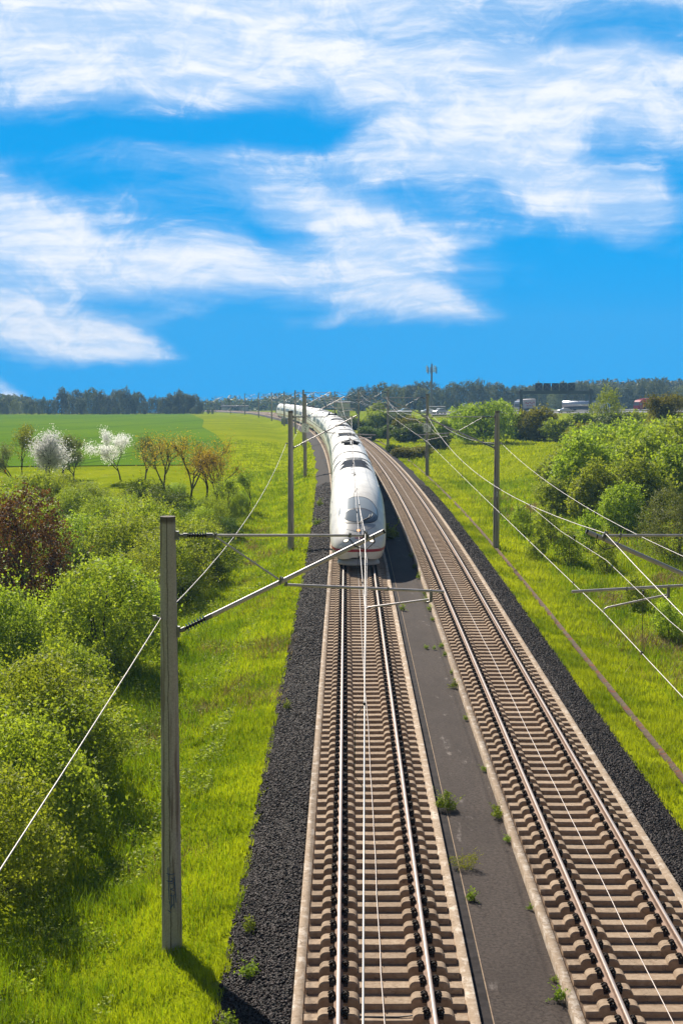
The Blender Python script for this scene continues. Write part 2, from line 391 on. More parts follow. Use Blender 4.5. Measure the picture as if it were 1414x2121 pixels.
def copy_tree(o, parent=None):
    c = o.copy(); C.objects.link(c)
    if parent: c.parent = parent
    for ch in list(o.children): copy_tree(ch, c)
    return c


# ------------------------------------------------------------------ alignment of the line and the land
def cx(Y):
    Y = np.asarray(Y, float)
    k = np.clip(Y - 75, 0, 860)
    lin = np.where(Y > 935, (Y - 935) * (-860 / 4000.0), 0.0)
    return 0.70 + 0.0027 * (np.clip(Y, -60, 935) - 23) - k ** 2 / 8000.0 + lin
def rz(Y):
    Y = np.asarray(Y, float)
    k = np.clip(Y - 70, 0, 220)
    z = -k ** 2 / 20000.0 - np.clip(Y - 290, 0, None) * 0.022
    return z - np.clip(Y - 600, 0, None) * 0.006 - np.clip(Y - 850, 0, None) * 0.010
def hd(Y):
    return float((cx(Y + 0.5) - cx(Y - 0.5)))
def tp(Y, t, dz=0.0):
    h = hd(Y); n = math.hypot(1, h)
    return Vector((float(cx(Y)) + t / n, Y - t * h / n, float(rz(Y)) + dz))


SEC_T = [-3000, -300, -60, -40, -20, -14, -9, -6.6, -5.3, -3.9, -2.7, -1.5, 6.0, 7.2, 8.1, 8.5, 10, 13, 18, 28, 60, 80, 300, 3000]
SEC_Z = [-3.0, -1.6, -1.5, -1.4, -1.2, -1.15, -1.35, -1.70, -1.60, -1.08, -0.82, -0.62, -0.62, -0.82, -0.92, -0.95, -1.00, -0.95, -0.5, -0.3, 0.2, 0.7, 0.7, 0.0]
def ground_z(X, Y):
    X = np.asarray(X, float); Y = np.asarray(Y, float)
    t = X - cx(Y)
    z = rz(Y) + np.interp(t, SEC_T, SEC_Z)
    a = np.clip((np.abs(t - 2.7) - 6.5) / 12.0, 0, 1) * np.clip((176 - Y) / 30.0, 0, 1)
    z = z + a * (0.16 * np.sin(X * 0.55 + 1.3 * np.sin(Y * 0.21)) + 0.14 * np.sin(Y * 0.37 + X * 0.17) + 0.25 * np.sin(Y * 0.06 + X * 0.05))
    # low bank with a hollow beside it, right of the line
    z = z + 1.1 * np.exp(-((t - 22) / 6.5) ** 2 - ((Y - 172) / 14.0) ** 2) - 0.9 * np.exp(-((t - 14.5) / 3.5) ** 2 - ((Y - 160) / 14.0) ** 2)
    return z
def at(px, Y):
    """world X seen at picture column px at distance Y"""
    z = float(rz(Y)) - 1.0
    depth = Y * math.cos(PITCH) + (HC - z) * math.sin(PITCH)
    return (px - PX) / F * depth
def gz(x, y): return float(ground_z(x, y))


def sheet(name, ts, Ys, zfun, m, kind='structure', jitter=None, smooth=True, world_x=False):
    """grid over (t across, Y along)"""
    ts = np.asarray(ts, float); Ys = np.asarray(Ys, float)
    Tg, Yg = np.meshgrid(ts, Ys)
    if jitter is not None: Tg = Tg + jitter(Tg, Yg)
    X = Tg if world_x else cx(Yg) + Tg
    Z = zfun(X, Yg, Tg)
    V = np.stack([X, Yg, Z], -1).reshape(-1, 3)
    ny, nt = Tg.shape
    i = np.arange(ny - 1)[:, None] * nt + np.arange(nt - 1)[None, :]
    idx = np.stack([i, i + 1, i + nt + 1, i + nt], -1).reshape(-1)
    o = link(name, np_mesh(name, V, 4, idx, m, smooth))
    o['kind'] = kind
    return o


Ynear = np.concatenate([np.arange(-40, 200, 1.5), np.arange(200, 500, 6), np.arange(500, 1000, 20), np.arange(1000, 4200, 160)])
tg = np.concatenate([[-3000, -1200, -600, -300, -200, -140, -100, -80, -60, -50, -40], np.arange(-34, -2.7, 1.0), [-2.7, -2.1, -1.5, 0, 2.25, 4.5, 6, 6.6, 7.2, 7.7, 8.1, 8.5],
                     np.arange(9, 34, 1.0), [36, 42, 50, 60, 80, 110, 150, 220, 300, 600, 1200, 3000]])
sheet('ground', tg, Ynear, lambda X, Y, T: ground_z(X, Y), M_GROUND)

# crop field left of the line (its edge draws nearer to the line towards us)
def field_edge(Y): return np.interp(Y, [180, 232, 300, 372, 420, 480, 690], [-13.0, -17, -24, -33, -37, -42, -67])
Yf = np.concatenate([np.arange(180, 470, 5), np.arange(470, 700, 10)])
tt = np.concatenate([np.linspace(0, 1, 14) ** 2.2])
Tg_, Yg_ = np.meshgrid(tt, Yf)
Xe = field_edge(Yg_) ; Xl = -0.30 * Yg_ - 90
Xf = Xe + (Xl - Xe) * Tg_
Vf = np.stack([Xf, Yg_, ground_z(Xf, Yg_) + 0.10], -1).reshape(-1, 3)
nt_ = len(tt); i_ = np.arange(len(Yf) - 1)[:, None] * nt_ + np.arange(nt_ - 1)[None, :]
fo = link('field', np_mesh('field', Vf, 4, np.stack([i_, i_ + nt_, i_ + nt_ + 1, i_ + 1], -1), M_FIELD, True)); fo['kind'] = 'structure'

Yl = np.concatenate([np.arange(-12, 120, 0.5), np.arange(120, 320, 2.5), np.arange(320, 1000, 12)])
rag = lambda T, Y: np.where((T < -2.5) | (T > 7.0), 0.10 * np.sin(Y * 2.1) + 0.08 * np.sin(Y * 5.3 + 1) + 0.07 * np.sin(Y * 0.7), 0)
sheet('gravel_bed', [-1.52, -1.9, -2.3, -2.72], Yl, lambda X, Y, T: rz(Y) + np.interp(T, [-2.95, -2.72, -1.9, -1.52], [-0.86, -0.80, -0.42, -0.34]), M_BALL, jitter=rag)
sheet('gravel_bed', [6.02, 6.4, 6.8, 7.2], Yl, lambda X, Y, T: rz(Y) + np.interp(T, [6.02, 6.4, 7.2, 7.4], [-0.34, -0.42, -0.80, -0.86]), M_BALL, jitter=rag)
sheet('asphalt_path', [1.74, 1.9, 2.2, 2.6, 2.99], Yl, lambda X, Y, T: rz(Y) - 0.425 - 0.01 * np.sin(T * 3), M_ASPH)
cw = sheet('channel_cover', [1.525, 1.72], Yl, lambda X, Y, T: rz(Y) - 0.40, M_CHAN)
sheet('channel_lip', [1.722, 1.742], Yl, lambda X, Y, T: rz(Y) - 0.395, M_SLEEPER)
gut = lambda X, Y, T: rz(Y) + np.interp(T, [8.18, 8.22, 8.29, 8.36, 8.40], [-0.865, -0.875, -0.895, -0.875, -0.865])
sheet('drain_gutter', [8.18, 8.22, 8.29, 8.36, 8.40], Yl[Yl < 330], gut, M_GUTTER)

# motorway beyond the fields on the right
def road_y(x): return 505 + (x - 40) * 0.30
xs = np.arange(28, 420, 6.0)
def ribbon(name, off0, off1, dz, m, xs=xs, kind='structure'):
    V = []; 
    for x in xs:
        for o in (off0, off1):
            y = road_y(x) + o; V.append((x, y, -6.3 - 0.010 * (x - 60) * 0 + dz))
    n = len(xs); idx = []
    for i in range(n - 1): idx += [2 * i, 2 * i + 2, 2 * i + 3, 2 * i + 1]
    o = link(name, np_mesh(name, V, 4, idx, m)); o['kind'] = kind
    return o
ribbon('road', -16, 16, 0.0, M_ROAD)
ribbon('road_marking', -15.2, -14.9, 0.01, M_WHITE); ribbon('road_marking', 14.9, 15.2, 0.01, M_WHITE)
# ------------------------------------------------------------------ the two tracks
def arc(a0, z0, a1, z1, n=5):
    """rounded shoulder from (a0,z0) up to (a1,z1)"""
    return [(a0 + (a1 - a0) * (1 - math.cos(math.pi / 2 * k / n)), z0 + (z1 - z0) * math.sin(math.pi / 2 * k / n)) for k in range(1, n)]


SW = 0.140   # half width of a sleeper
def sleeper_profile(fine=True):
    top, hump, seat = -0.225, -0.118, -0.200
    p = [(-1.30, -0.335), (-1.30, top - 0.005)]
    def rail_end(c):
        q = [(c - 0.335, top)] + (arc(c - 0.335, top, c - 0.215, hump) if fine else [(c - .30, -.16)]) + [(c - 0.205, hump), (c - 0.160, hump), (c - 0.150, seat)]
        q2 = [(c + 0.150, seat), (c + 0.160, hump), (c + 0.205, hump)] + ([(2 * c - a, z) for a, z in reversed(arc(c - 0.335, top, c - 0.215, hump))] if fine else [(c + .30, -.16)]) + [(c + 0.335, top)]
        return q + q2
    p += rail_end(-0.7535) + [(0, top - 0.006)] + rail_end(0.7535) + [(1.30, top - 0.005), (1.30, -0.335)]
    return p


def sleeper_mb(b, M=None, fine=True):
    pr = sleeper_profile(fine); n = len(pr); ch = 0.018
    # chamfered top edges: outer loops slightly lower
    def loop(y, dz): return [Vector((a, y, z - dz if z > -0.3 else z)) for a, z in pr]
    L = [loop(-SW, 0.028), loop(-SW + ch, 0.0), loop(SW - ch, 0.0), loop(SW, 0.028)]
    if M: L = [[M @ v for v in l] for l in L]
    vs = sum(L, []); fs = []
    for k in range(3):
        for i in range(n - 1): fs.append((k * n + i, k * n + i + 1, (k + 1) * n + i + 1, (k + 1) * n + i))
    fs.append(tuple(range(n - 1, -1, -1))); fs.append(tuple(range(3 * n, 4 * n)))
    b.add(vs, fs)


def fastening_mb(b, c, M=None, fine=True):
    b.box(None, (0.317, 0.276, 0.03), M=(M or Matrix()) @ Matrix.Translation((c, 0, -0.194)))  # base plate oversized so its dark colour also stands in for recess shade
    for sgn in (-1, 1):
        x0 = c + sgn * 0.115
        b.box(None, (0.112, 0.235, 0.062), M=(M or Matrix()) @ Matrix.Translation((x0 - sgn * 0.005, 0, -0.178)))  # clip block, enlarged to darken the shaded seat beside the rail
        if fine:
            for y0 in (-0.050, 0.050):
                pts = [(x0 + sgn * 0.055 * math.cos(a), y0 + 0.006 * math.cos(a * 2), -0.155 + 0.075 * math.sin(a)) for a in [math.pi * k / 6 for k in range(7)]]
                b.tube([(M or Matrix()) @ Vector(p) for p in pts], 0.0155, 5)
            pts = [(x0 - sgn * 0.035, -0.085, -0.138), (x0 + sgn * .02, -0.085, -0.130), (x0 + sgn * .045, -0.02, -0.128), (x0 + sgn * .045, 0.02, -0.128), (x0 + sgn * .02, 0.085, -0.130), (x0 - sgn * 0.035, 0.085, -0.138)]
            b.tube([(M or Matrix()) @ Vector(p) for p in pts], 0.013, 5)
            b.tube([(M or Matrix()) @ Vector((x0, 0, -0.15)), (M or Matrix()) @ Vector((x0, 0, -0.075))], 0.020, 6)
        else:
            b.box(None, (0.085, 0.16, 0.07), M=(M or Matrix()) @ Matrix.Translation((x0, 0, -0.125)))


RAILP = [(-0.075, -0.182), (-0.075, -0.170), (-0.018, -0.150), (-0.0085, -0.125), (-0.0085, -0.060), (-0.034, -0.040), (-0.036, -0.008), (-0.022, -0.0008), (0, 0.0),
         (0.022, -0.0008), (0.036, -0.008), (0.034, -0.040), (0.0085, -0.060), (0.0085, -0.125), (0.018, -0.150), (0.075, -0.170), (0.075, -0.182)]


def sweep(name, prof, tc, Ys, mats, parent, midx=None, sm=False, base=(0, 0, 0)):
    n = len(prof); V = []
    for Y in Ys:
        for a, z in prof:
            p = tp(Y, tc + a, z); V.append((p.x - base[0], p.y - base[1], p.z - base[2]))
    idx = []; mi = []
    for i in range(len(Ys) - 1):
        for k in range(n - 1):
            idx += [i * n + k, i * n + k + 1, (i + 1) * n + k + 1, (i + 1) * n + k]; mi.append(midx[k] if midx else 0)
    return link(name, np_mesh(name, V, 4, idx, mats, sm, midx=mi), parent)


sl_b = MB(); sleeper_mb(sl_b); ME_SLEEPER = sl_b.mesh('sleeper', M_SLEEPER)
fa_b = MB(); fastening_mb(fa_b, 0.0); ME_FAST = fa_b.mesh('rail_fastening', M_CLIP)
Yr = np.concatenate([np.arange(-10, 130, 2.0), np.arange(130, 480, 6.0), np.arange(480, 960, 16.0)])
PITCH_S = 0.65
_ws = random.Random(3)
def track(tc, label, y_first):
    b0 = tp(20, tc)
    root = empty('railway_track', b0, 0, label, 'railway track', 'railway tracks')
    B = tuple(b0)
    slab = [(-1.5, -0.62), (-1.5, -0.262), (-1.49, -0.255), (-1.345, -0.255), (-1.33, -0.325), (1.33, -0.325), (1.345, -0.255), (1.49, -0.255), (1.5, -0.262), (1.5, -0.62)]
    sweep('slab', slab, tc, Yr, [M_SLAB, M_EDGE], root, midx=[1, 1, 1, 1, 0, 1, 1, 1, 1], base=B)
    for s in (-1, 1):
        sweep('rail', [(a, z) for a, z in RAILP], tc + s * 0.7535, Yr, [M_RAILSIDE, M_RAILTOP], root, midx=[0] * 7 + [1] * 2 + [0] * 7, base=B)
    y = y_first; k = 0
    rest = MB(); restf = MB()
    while y < 560:
        h = hd(y); p = tp(y, tc)
        M = Matrix.Translation(p - b0) @ Matrix.Rotation(math.atan(-h), 4, 'Z')
        if k < 100:
            o = link('sleeper', ME_SLEEPER, root); o.matrix_local = M
            if k < 50:
                for s in (-1, 1): link('rail_fastening', ME_FAST, o, (s * 0.7535, 0, 0))
            else:
                for s in (-1, 1): fastening_mb(restf, s * 0.7535, M, True)
        else:
            sleeper_mb(rest, M, False)
            if y < 260:
                for s in (-1, 1): fastening_mb(restf, s * 0.7535, M, False)
        y += PITCH_S; k += 1
    rest.build('distant_sleeper', M_SLEEPER, root)['kind'] = 'stuff'
    restf.build('distant_fastening', M_CLIP, root)['kind'] = 'stuff'
    # signal loop cable lying along the middle of the sleepers
    rr = random.Random(int(tc * 10) + 5)
    cb = MB(); pts = []; off = 0.0
    for Y in np.arange(-8, 420, 1.3):
        off = off * 0.8 + rr.uniform(-0.012, 0.012)
        pts.append(tp(float(Y), tc - 0.02 + off, -0.205))
    cb.tube(pts, 0.0095, 5)
    o = cb.build('track_cable', M_CABLE)
    tag(o, 'thin pale cable lying down the middle of the %s track' % ('left' if tc < 1 else 'right'), 'cable', 'cables along the tracks')
    return root
track(0.0, 'left slab track with twin rails in front of the white train', 18.2)
track(4.5, 'right slab track, empty, with twin rails beside the train', 17.9)
# bonding cable across one bay
bc = MB(); bc.tube([tp(24.02, -0.66, -0.19), tp(24.05, -0.3, -0.22), tp(24.03, 0.2, -0.215), tp(24.06, 0.55, -0.19), tp(24.1, 0.66, -0.1)], 0.012, 6)
tag(bc.build('bonding_cable', M_WIRED), 'black bonding cable crossing between the rails of the left track', 'cable')
bc = MB(); bc.tube([tp(62.3, 4.5, -0.2), tp(62.35, 4.8, -0.215), tp(62.45, 5.2, -0.19)], 0.014, 6)
tag(bc.build('bonding_cable', M_WIRED), 'dark branch cable running from the middle cable to the right rail', 'cable')

# ballast stones
def stones(name, t0, t1, zf, seed, Y0, Y1):
    rng = np.random.default_rng(seed)
    base = np.array([(1, 0, 0), (-1, 0, 0), (0, 1, 0), (0, -1, 0), (0, 0, 1), (0, 0, -1)], float)
    tri = np.array([(0, 2, 4), (2, 1, 4), (1, 3, 4), (3, 0, 4), (2, 0, 5), (1, 2, 5), (3, 1, 5), (0, 3, 5)])
    Ys = []
    for a, b, den in ((Y0, 36, 620), (36, 55, 420), (55, 85, 210), (85, Y1, 90)):
        Ys.append(rng.uniform(a, b, int((b - a) * abs(t1 - t0) * den)))
    Y = np.concatenate(Ys); n = len(Y)
    t = rng.uniform(min(t0, t1), max(t0, t1), n)
    z = rz(Y) + zf(t)
    s = rng.uniform(0.020, 0.042, n) * np.interp(Y, [20, 60, 120], [1.0, 1.15, 1.7])
    V = base[None] * (s[:, None, None] * rng.uniform(0.6, 1.35, (n, 6, 1)))
    # random rotations
    q = rng.normal(size=(n, 4)); q /= np.linalg.norm(q, axis=1, keepdims=True)
    w, x, y_, zq = q.T
    Rm = np.stack([1 - 2 * (y_ * y_ + zq * zq), 2 * (x * y_ - w * zq), 2 * (x * zq + w * y_), 2 * (x * y_ + w * zq), 1 - 2 * (x * x + zq * zq), 2 * (y_ * zq - w * x),
                   2 * (x * zq - w * y_), 2 * (y_ * zq + w * x), 1 - 2 * (x * x + y_ * y_)], -1).reshape(n, 3, 3)
    V = np.einsum('nij,nkj->nki', Rm, V)
    V += np.stack([cx(Y) + t, Y, z + 0.012], -1)[:, None, :]
    idx = (tri[None] + (np.arange(n) * 6)[:, None, None]).reshape(-1)
    tone = np.repeat(rng.random(n) ** 1.6, 8)
    o = link(name, np_mesh(name, V.reshape(-1, 3), 3, idx, M_STONE, tone=tone)); o['kind'] = 'stuff'
    return o
stones('gravel', -2.85, -1.53, lambda t: np.interp(t, [-2.95, -2.72, -1.9, -1.52], [-0.86, -0.80, -0.42, -0.34]), 1, 17, 140)
stones('gravel', 6.03, 7.3, lambda t: np.interp(t, [6.02, 6.4, 7.2, 7.4], [-0.34, -0.42, -0.80, -0.86]), 2, 24, 140)

# ------------------------------------------------------------------ vegetation generators
def leaf_np(P, N, size, rng, asp=0.55):
    n = len(P)
    N = N / (np.linalg.norm(N, axis=1, keepdims=True) + 1e-9)
    r = rng.normal(size=(n, 3)); u = np.cross(N, r); u /= (np.linalg.norm(u, axis=1, keepdims=True) + 1e-9); v = np.cross(N, u)
    s = (size * rng.uniform(0.6, 1.3, n))[:, None]
    bend = N * s * 0.18
    V = np.stack([P - u * s, P + v * s * asp - bend, P + u * s, P - v * s * asp - bend], 1)
    return V.reshape(-1, 3)


def foliage(name, clumps, n, size, m, seed, shell=0.72, sprigs=0, sprig_len=0.6, nrand=0.8, flat=0.0):
    rng = np.random.default_rng(seed)
    cc = np.array([c[:3] for c in clumps]); rr = np.array([c[3:6] for c in clumps])
    w = (rr[:, 0] * rr[:, 2]); w = w / w.sum()
    k = rng.choice(len(cc), n, p=w)
    d = rng.normal(size=(n, 3)); d /= np.linalg.norm(d, axis=1, keepdims=True)
    f = 1 - (1 - shell) * rng.random(n) ** 1.3 + rng.normal(size=n) * 0.05
    # lumpy surface so that light and shade break up
    lump = 1 + 0.13 * np.sin(d[:, 0] * 7 + k) * np.sin(d[:, 1] * 6 + 2 * k) + 0.10 * np.sin(d[:, 2] * 11 + k * 3) * np.sin(d[:, 0] * 13)
    P = cc[k] + d * rr[k] * (f * lump)[:, None]
    N = d + rng.normal(size=(n, 3)) * nrand
    ct = rng.random(len(cc))
    tone = np.clip(0.45 * ct[k] + 0.55 * rng.random(n), 0, 1)
    # drop leaves buried deep in other clumps
    keep = np.ones(n, bool)
    for j in range(len(cc)):
        q = (P - cc[j]) / rr[j]
        keep &= ~(((q ** 2).sum(1) < 0.45) & (k != j))
    P, N, tone = P[keep], N[keep], tone[keep]
    if sprigs:
        j = rng.choice(len(cc), sprigs, p=w)
        sdv = rng.normal(size=(sprigs, 3)); sdv[:, 2] = np.abs(sdv[:, 2]) * 1.2; sdv /= np.linalg.norm(sdv, axis=1, keepdims=True)
        base = cc[j] + sdv * rr[j] * 0.9
        L = sprig_len * rng.uniform(0.4, 1.2, sprigs)
        per = 12
        tt_ = np.linspace(0.0, 1, per)[None, :, None]
        dv = sdv + rng.normal(size=(sprigs, 3)) * 0.35; dv[:, 2] += 0.25
        SP = base[:, None] + dv[:, None] * L[:, None, None] * tt_
        SP[..., 2] -= (L[:, None] * 0.25 * tt_[..., 0] ** 2)
        SP = SP.reshape(-1, 3) + rng.normal(size=(sprigs * per, 3)) * size * 0.7
        P = np.concatenate([P, SP]); N = np.concatenate([N, rng.normal(size=SP.shape) + (0, 0, 0.6)]); tone = np.concatenate([tone, 0.35 + 0.65 * rng.random(len(SP))])
    V = leaf_np(P, N, np.full(len(P), size), rng)
    return np_mesh(name, V, 4, np.arange(len(V)), m, tone=tone)


def bush_clumps(seed, w, h, n=16, r=(0.22, 0.38)):
    rr = random.Random(seed); out = []
    for i in range(n):
        a = rr.uniform(0, 2 * math.pi); q = math.sqrt(rr.random()) * 0.72
        zz = rr.uniform(0.12, 0.80) * (1 - 0.55 * q * q)
        k = rr.uniform(*r)
        out.append((math.cos(a) * q * w / 2, math.sin(a) * q * w / 2, zz * h, k * w / 2 * 1.25, k * w / 2 * 1.25, k * h * 0.75))
    out.append((0, 0, h * 0.35, w * 0.36, w * 0.36, h * 0.36))
    return out


def stems(clumps, seed, m, r0=0.05, base_z=-0.3, nmax=9, trunk_h=0.0):
    rr = random.Random(seed); b = MB()
    if trunk_h: b.tube([(0, 0, base_z), (rr.uniform(-.05, .05), rr.uniform(-.05, .05), trunk_h * .5), (0, 0, trunk_h)], [r0 * 1.4, r0 * 1.05, r0 * .9], 8)
    for c in clumps[:nmax]:
        s = Vector((0, 0, trunk_h)) if trunk_h else Vector((rr.uniform(-.2, .2), rr.uniform(-.2, .2), base_z))
        e = Vector(c[:3]); md = s.lerp(e, 0.5) + Vector((rr.uniform(-.15, .15), rr.uniform(-.15, .15), rr.uniform(0, .2)))
        b.tube([s, md, e], [r0 * .7, r0 * .5, r0 * .18], 5)
    return b.mesh('branches', m)


def skeleton(seed, h, spread, levels=4, r0=0.09, fork=3, lean=0.15, first=0.28):
    """branching wood; returns builder and twig tips"""
    rr = random.Random(seed); b = MB(); tips = []
    def grow(p, d, L, r, lv):
        n = 3; pts = [p]; q = p.copy(); dd = d.copy()
        for i in range(n):
            dd = (dd + Vector((rr.uniform(-1, 1), rr.uniform(-1, 1), rr.uniform(-.3, .7))) * 0.16).normalized(); q = q + dd * (L / n); pts.append(q.copy())
        b.tube(pts, [r, r * .86, r * .74, r * .62], 6 if lv > 1 else 4, cap=False)
        if lv <= 1:
            for i in range(4): tips.append(pts[0].lerp(pts[-1], 0.35 + 0.65 * i / 3))
        if lv == 2: tips.extend(pts[1:])
        if lv == 0: return
        for i in range(fork + (1 if lv < levels - 1 and rr.random() < .4 else 0)):
            a = rr.uniform(0, 6.283); u = dd.orthogonal().normalized(); u = Matrix.Rotation(a, 3, dd) @ u
            nd = (dd * rr.uniform(.55, 1.0) + u * spread * rr.uniform(.5, 1.1) + Vector((0, 0, .18))).normalized()
            st = pts[rr.choice((2, 3, 3))]
            grow(st.copy(), nd, L * rr.uniform(.66, .92), r * .56, lv - 1)
    grow(Vector((0, 0, -0.25)), Vector((rr.uniform(-lean, lean), rr.uniform(-lean, lean), 1)).normalized(), h * first + .25, r0, levels)
    return b, tips


def tip_leaves(name, tips, per, rad, size, m, seed, up=0.5):
    rng = np.random.default_rng(seed); T_ = np.array([tuple(t) for t in tips])
    P = np.repeat(T_, per, 0) + rng.normal(size=(len(T_) * per, 3)) * rad
    N = rng.normal(size=P.shape) + (0, 0, up)
    V = leaf_np(P, N, np.full(len(P), size), rng)
    return np_mesh(name, V, 4, np.arange(len(V)), m, tone=rng.random(len(P)))


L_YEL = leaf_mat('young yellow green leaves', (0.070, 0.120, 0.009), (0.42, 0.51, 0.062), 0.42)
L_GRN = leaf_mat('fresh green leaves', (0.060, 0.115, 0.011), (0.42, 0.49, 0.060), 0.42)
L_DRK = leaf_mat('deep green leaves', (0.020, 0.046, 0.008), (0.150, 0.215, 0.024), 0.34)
L_RED = leaf_mat('copper red leaves', (0.045, 0.018, 0.010), (0.22, 0.095, 0.048), 0.3)
L_GREY = leaf_mat('grey green leaves', (0.085, 0.110, 0.030), (0.29, 0.33, 0.11), 0.3)
L_BRZ = leaf_mat('bronze young leaves', (0.30, 0.20, 0.015), (0.58, 0.44, 0.055), 0.35)
L_WHT = leaf_mat('white blossom', (0.80, 0.80, 0.77), (0.90, 0.90, 0.89), 0.5, 0.6, (1, 1, 1))
L_OLV = leaf_mat('olive leaves', (0.075, 0.090, 0.008), (0.30, 0.285, 0.022), 0.4)
L_FAR = leaf_mat('far wood leaves', (0.020, 0.032, 0.014), (0.135, 0.155, 0.055), 0.3)
L_FARL = leaf_mat('far pale leaves', (0.06, 0.075, 0.030), (0.25, 0.27, 0.11), 0.3)
L_GRASS = leaf_mat('grass blades', (0.120, 0.180, 0.004), (0.385, 0.425, 0.014), 0.42, 0.6)
L_GRASSD = leaf_mat('deep grass blades', (0.06, 0.115, 0.004), (0.22, 0.30, 0.010), 0.42, 0.6)
L_WEED = leaf_mat('weed leaves', (0.06, 0.12, 0.008), (0.26, 0.33, 0.025), 0.4)

# prototypes of the shrubs: (foliage mesh, branch mesh)
def proto_bush(seed, w, h, n, size, m, ncl=16, sprigs=60, wood=M_BARK, sl=0.55):
    cl = bush_clumps(seed, w, h, ncl)
    return foliage('foliage', cl, n, size, m, seed, sprigs=sprigs, sprig_len=sl), stems(cl, seed, wood)


def put(name, pr, x, y, s=1.0, sz=None, rot=None, label='', cat='shrub', group=None, dz=0.0, crown='foliage', trunk='branches'):
    r = random.Random(int(x * 131 + y * 17))
    o = empty(name, (x, y, gz(x, y) + dz), rot if rot is not None else r.uniform(0, 6.28), label, cat, group)
    o.scale = (s, s, sz or s)
    link(crown, pr[0], o); link(trunk, pr[1], o)
    return o


BY = [proto_bush(10 + i, 3.4, 2.5, 19000, 0.045, L_YEL, 20, 150) for i in range(3)]
BG = [proto_bush(20 + i, 3.4, 2.5, 19000, 0.045, L_GRN, 20, 140) for i in range(3)]
BD = [proto_bush(30 + i, 3.4, 2.1, 17000, 0.046, L_DRK, 22, 120) for i in range(2)]
BR = proto_bush(40, 4.2, 3.6, 22000, 0.055, L_RED, 26, 260, sl=0.8)
BE = proto_bush(41, 3.0, 3.4, 16000, 0.055, L_GRN, 20, 320, sl=1.0)
BW = proto_bush(42, 4.6, 4.2, 30000, 0.050, L_GREY, 30, 300, sl=0.7)
BO = [proto_bush(43 + i, 4.6, 4.6, 19000, 0.080, L_OLV, 22, 200, sl=0.9) for i in range(2)]

# --- dense hedge of shrubs on the left slope
HG = 'shrubs of the dense hedge left of the line'
hr = random.Random(21)
def hedge_label(kind, px, py):
    where = ('at the outer edge of the hedge' if px < 60 else 'in the middle of the hedge' if px < 250 else 'at the trackside edge of the hedge')
    dep = (' near the front mast' if py > 1330 else ' behind the front mast' if py > 1130 else ' close to the blossom trees')
    return kind + ' ' + where + dep
def proj(x, y, z):
    s, c = math.sin(PITCH), math.cos(PITCH)
    d = y * c - (z - HC) * s; up = y * s + (z - HC) * c
    return PX + F * x / d, PY - F * up / d, d
placed = []
def hedge_edge(Y): return float(np.interp(Y, [24, 32, 41, 49, 60, 68, 78, 86, 95, 105, 125, 140], [-6.4, -6.6, -7.0, -8.0, -8.4, -8.6, -7.8, -7.0, -7.4, -8.1, -10.0, -12]))
Yc = 34.0
cnt = 0
while Yc < 132:
    t = hedge_edge(Yc) - 1.75
    lim = -707 / F * Yc - 3.0 - float(cx(Yc))
    while t > lim:
        y = Yc + hr.uniform(-0.9, 0.9); tt0 = t + hr.uniform(-0.5, 0.4)
        x = float(cx(y)) + tt0; z = gz(x, y)
        px, py, d = proj(x, y, z + 1.0)
        skip = (px < -140) or (Yc > 112 and hr.random() < 0.45) or (py < 1010 and hr.random() < 0.35)
        # the red shrub keeps its own place
        if math.hypot(x - at(55, 77), y - 77) < 3.6 or (px < 185 and 64 < y < 80): skip = True
        if not skip:
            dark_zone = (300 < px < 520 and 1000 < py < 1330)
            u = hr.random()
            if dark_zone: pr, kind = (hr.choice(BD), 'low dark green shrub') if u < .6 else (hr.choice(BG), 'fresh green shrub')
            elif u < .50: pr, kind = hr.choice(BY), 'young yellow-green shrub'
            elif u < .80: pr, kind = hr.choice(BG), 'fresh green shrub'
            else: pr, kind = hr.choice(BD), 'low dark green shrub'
            s = hr.choice((0.75, 0.95, 1.15, 1.4, 1.55)) * hr.uniform(.92, 1.08) * float(np.interp(Yc, [85, 110, 130], [1, .72, .6])) * (0.85 if dark_zone else 1.0) * 1.05
            if px < 185 and 50 < y < 64: s = min(s, .85)
            if y < 56: s = min(s, 1.22)
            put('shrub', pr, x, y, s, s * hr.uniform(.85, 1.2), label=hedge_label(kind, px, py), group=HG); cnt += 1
        t -= hr.uniform(2.9, 4.0)
    Yc += hr.uniform(2.9, 3.8) * (1.0 if Yc < 80 else 1.35)
print('hedge shrubs', cnt)
put('red_shrub', BR, at(55, 77), 77.0, 1.38, 1.42, label='tall copper-red shrub standing in the left hedge', group=None)
put('shrub', BE, at(20, 57), 57.0, 1.1, 1.15, label='feathery upright green shrub in front of the copper-red shrub')
# trackside saplings near the bronze trees
for (px, Y, s, lb) in ((445, 108, .62, 'small pale sapling shrub beside the bronze trees'), (500, 118, .5, 'small light shrub standing alone nearest the second mast'), (415, 98, .7, 'light green shrub below the bronze trees')):
    put('shrub', BY[1], at(px, Y), Y, s, s * 1.5, label=lb)

# dark low shrubs right behind the front mast, out to the edge of the slope
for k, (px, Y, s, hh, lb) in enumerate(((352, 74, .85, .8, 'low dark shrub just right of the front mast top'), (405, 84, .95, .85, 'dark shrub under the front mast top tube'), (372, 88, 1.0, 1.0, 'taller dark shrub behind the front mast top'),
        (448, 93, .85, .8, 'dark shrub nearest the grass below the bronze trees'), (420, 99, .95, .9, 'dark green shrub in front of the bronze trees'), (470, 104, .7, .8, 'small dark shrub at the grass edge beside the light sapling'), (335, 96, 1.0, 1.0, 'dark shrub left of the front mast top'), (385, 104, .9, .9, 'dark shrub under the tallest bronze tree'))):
    put('shrub', BD[k % 2], at(px, Y), Y, s, s * hh * 1.15, label=lb)
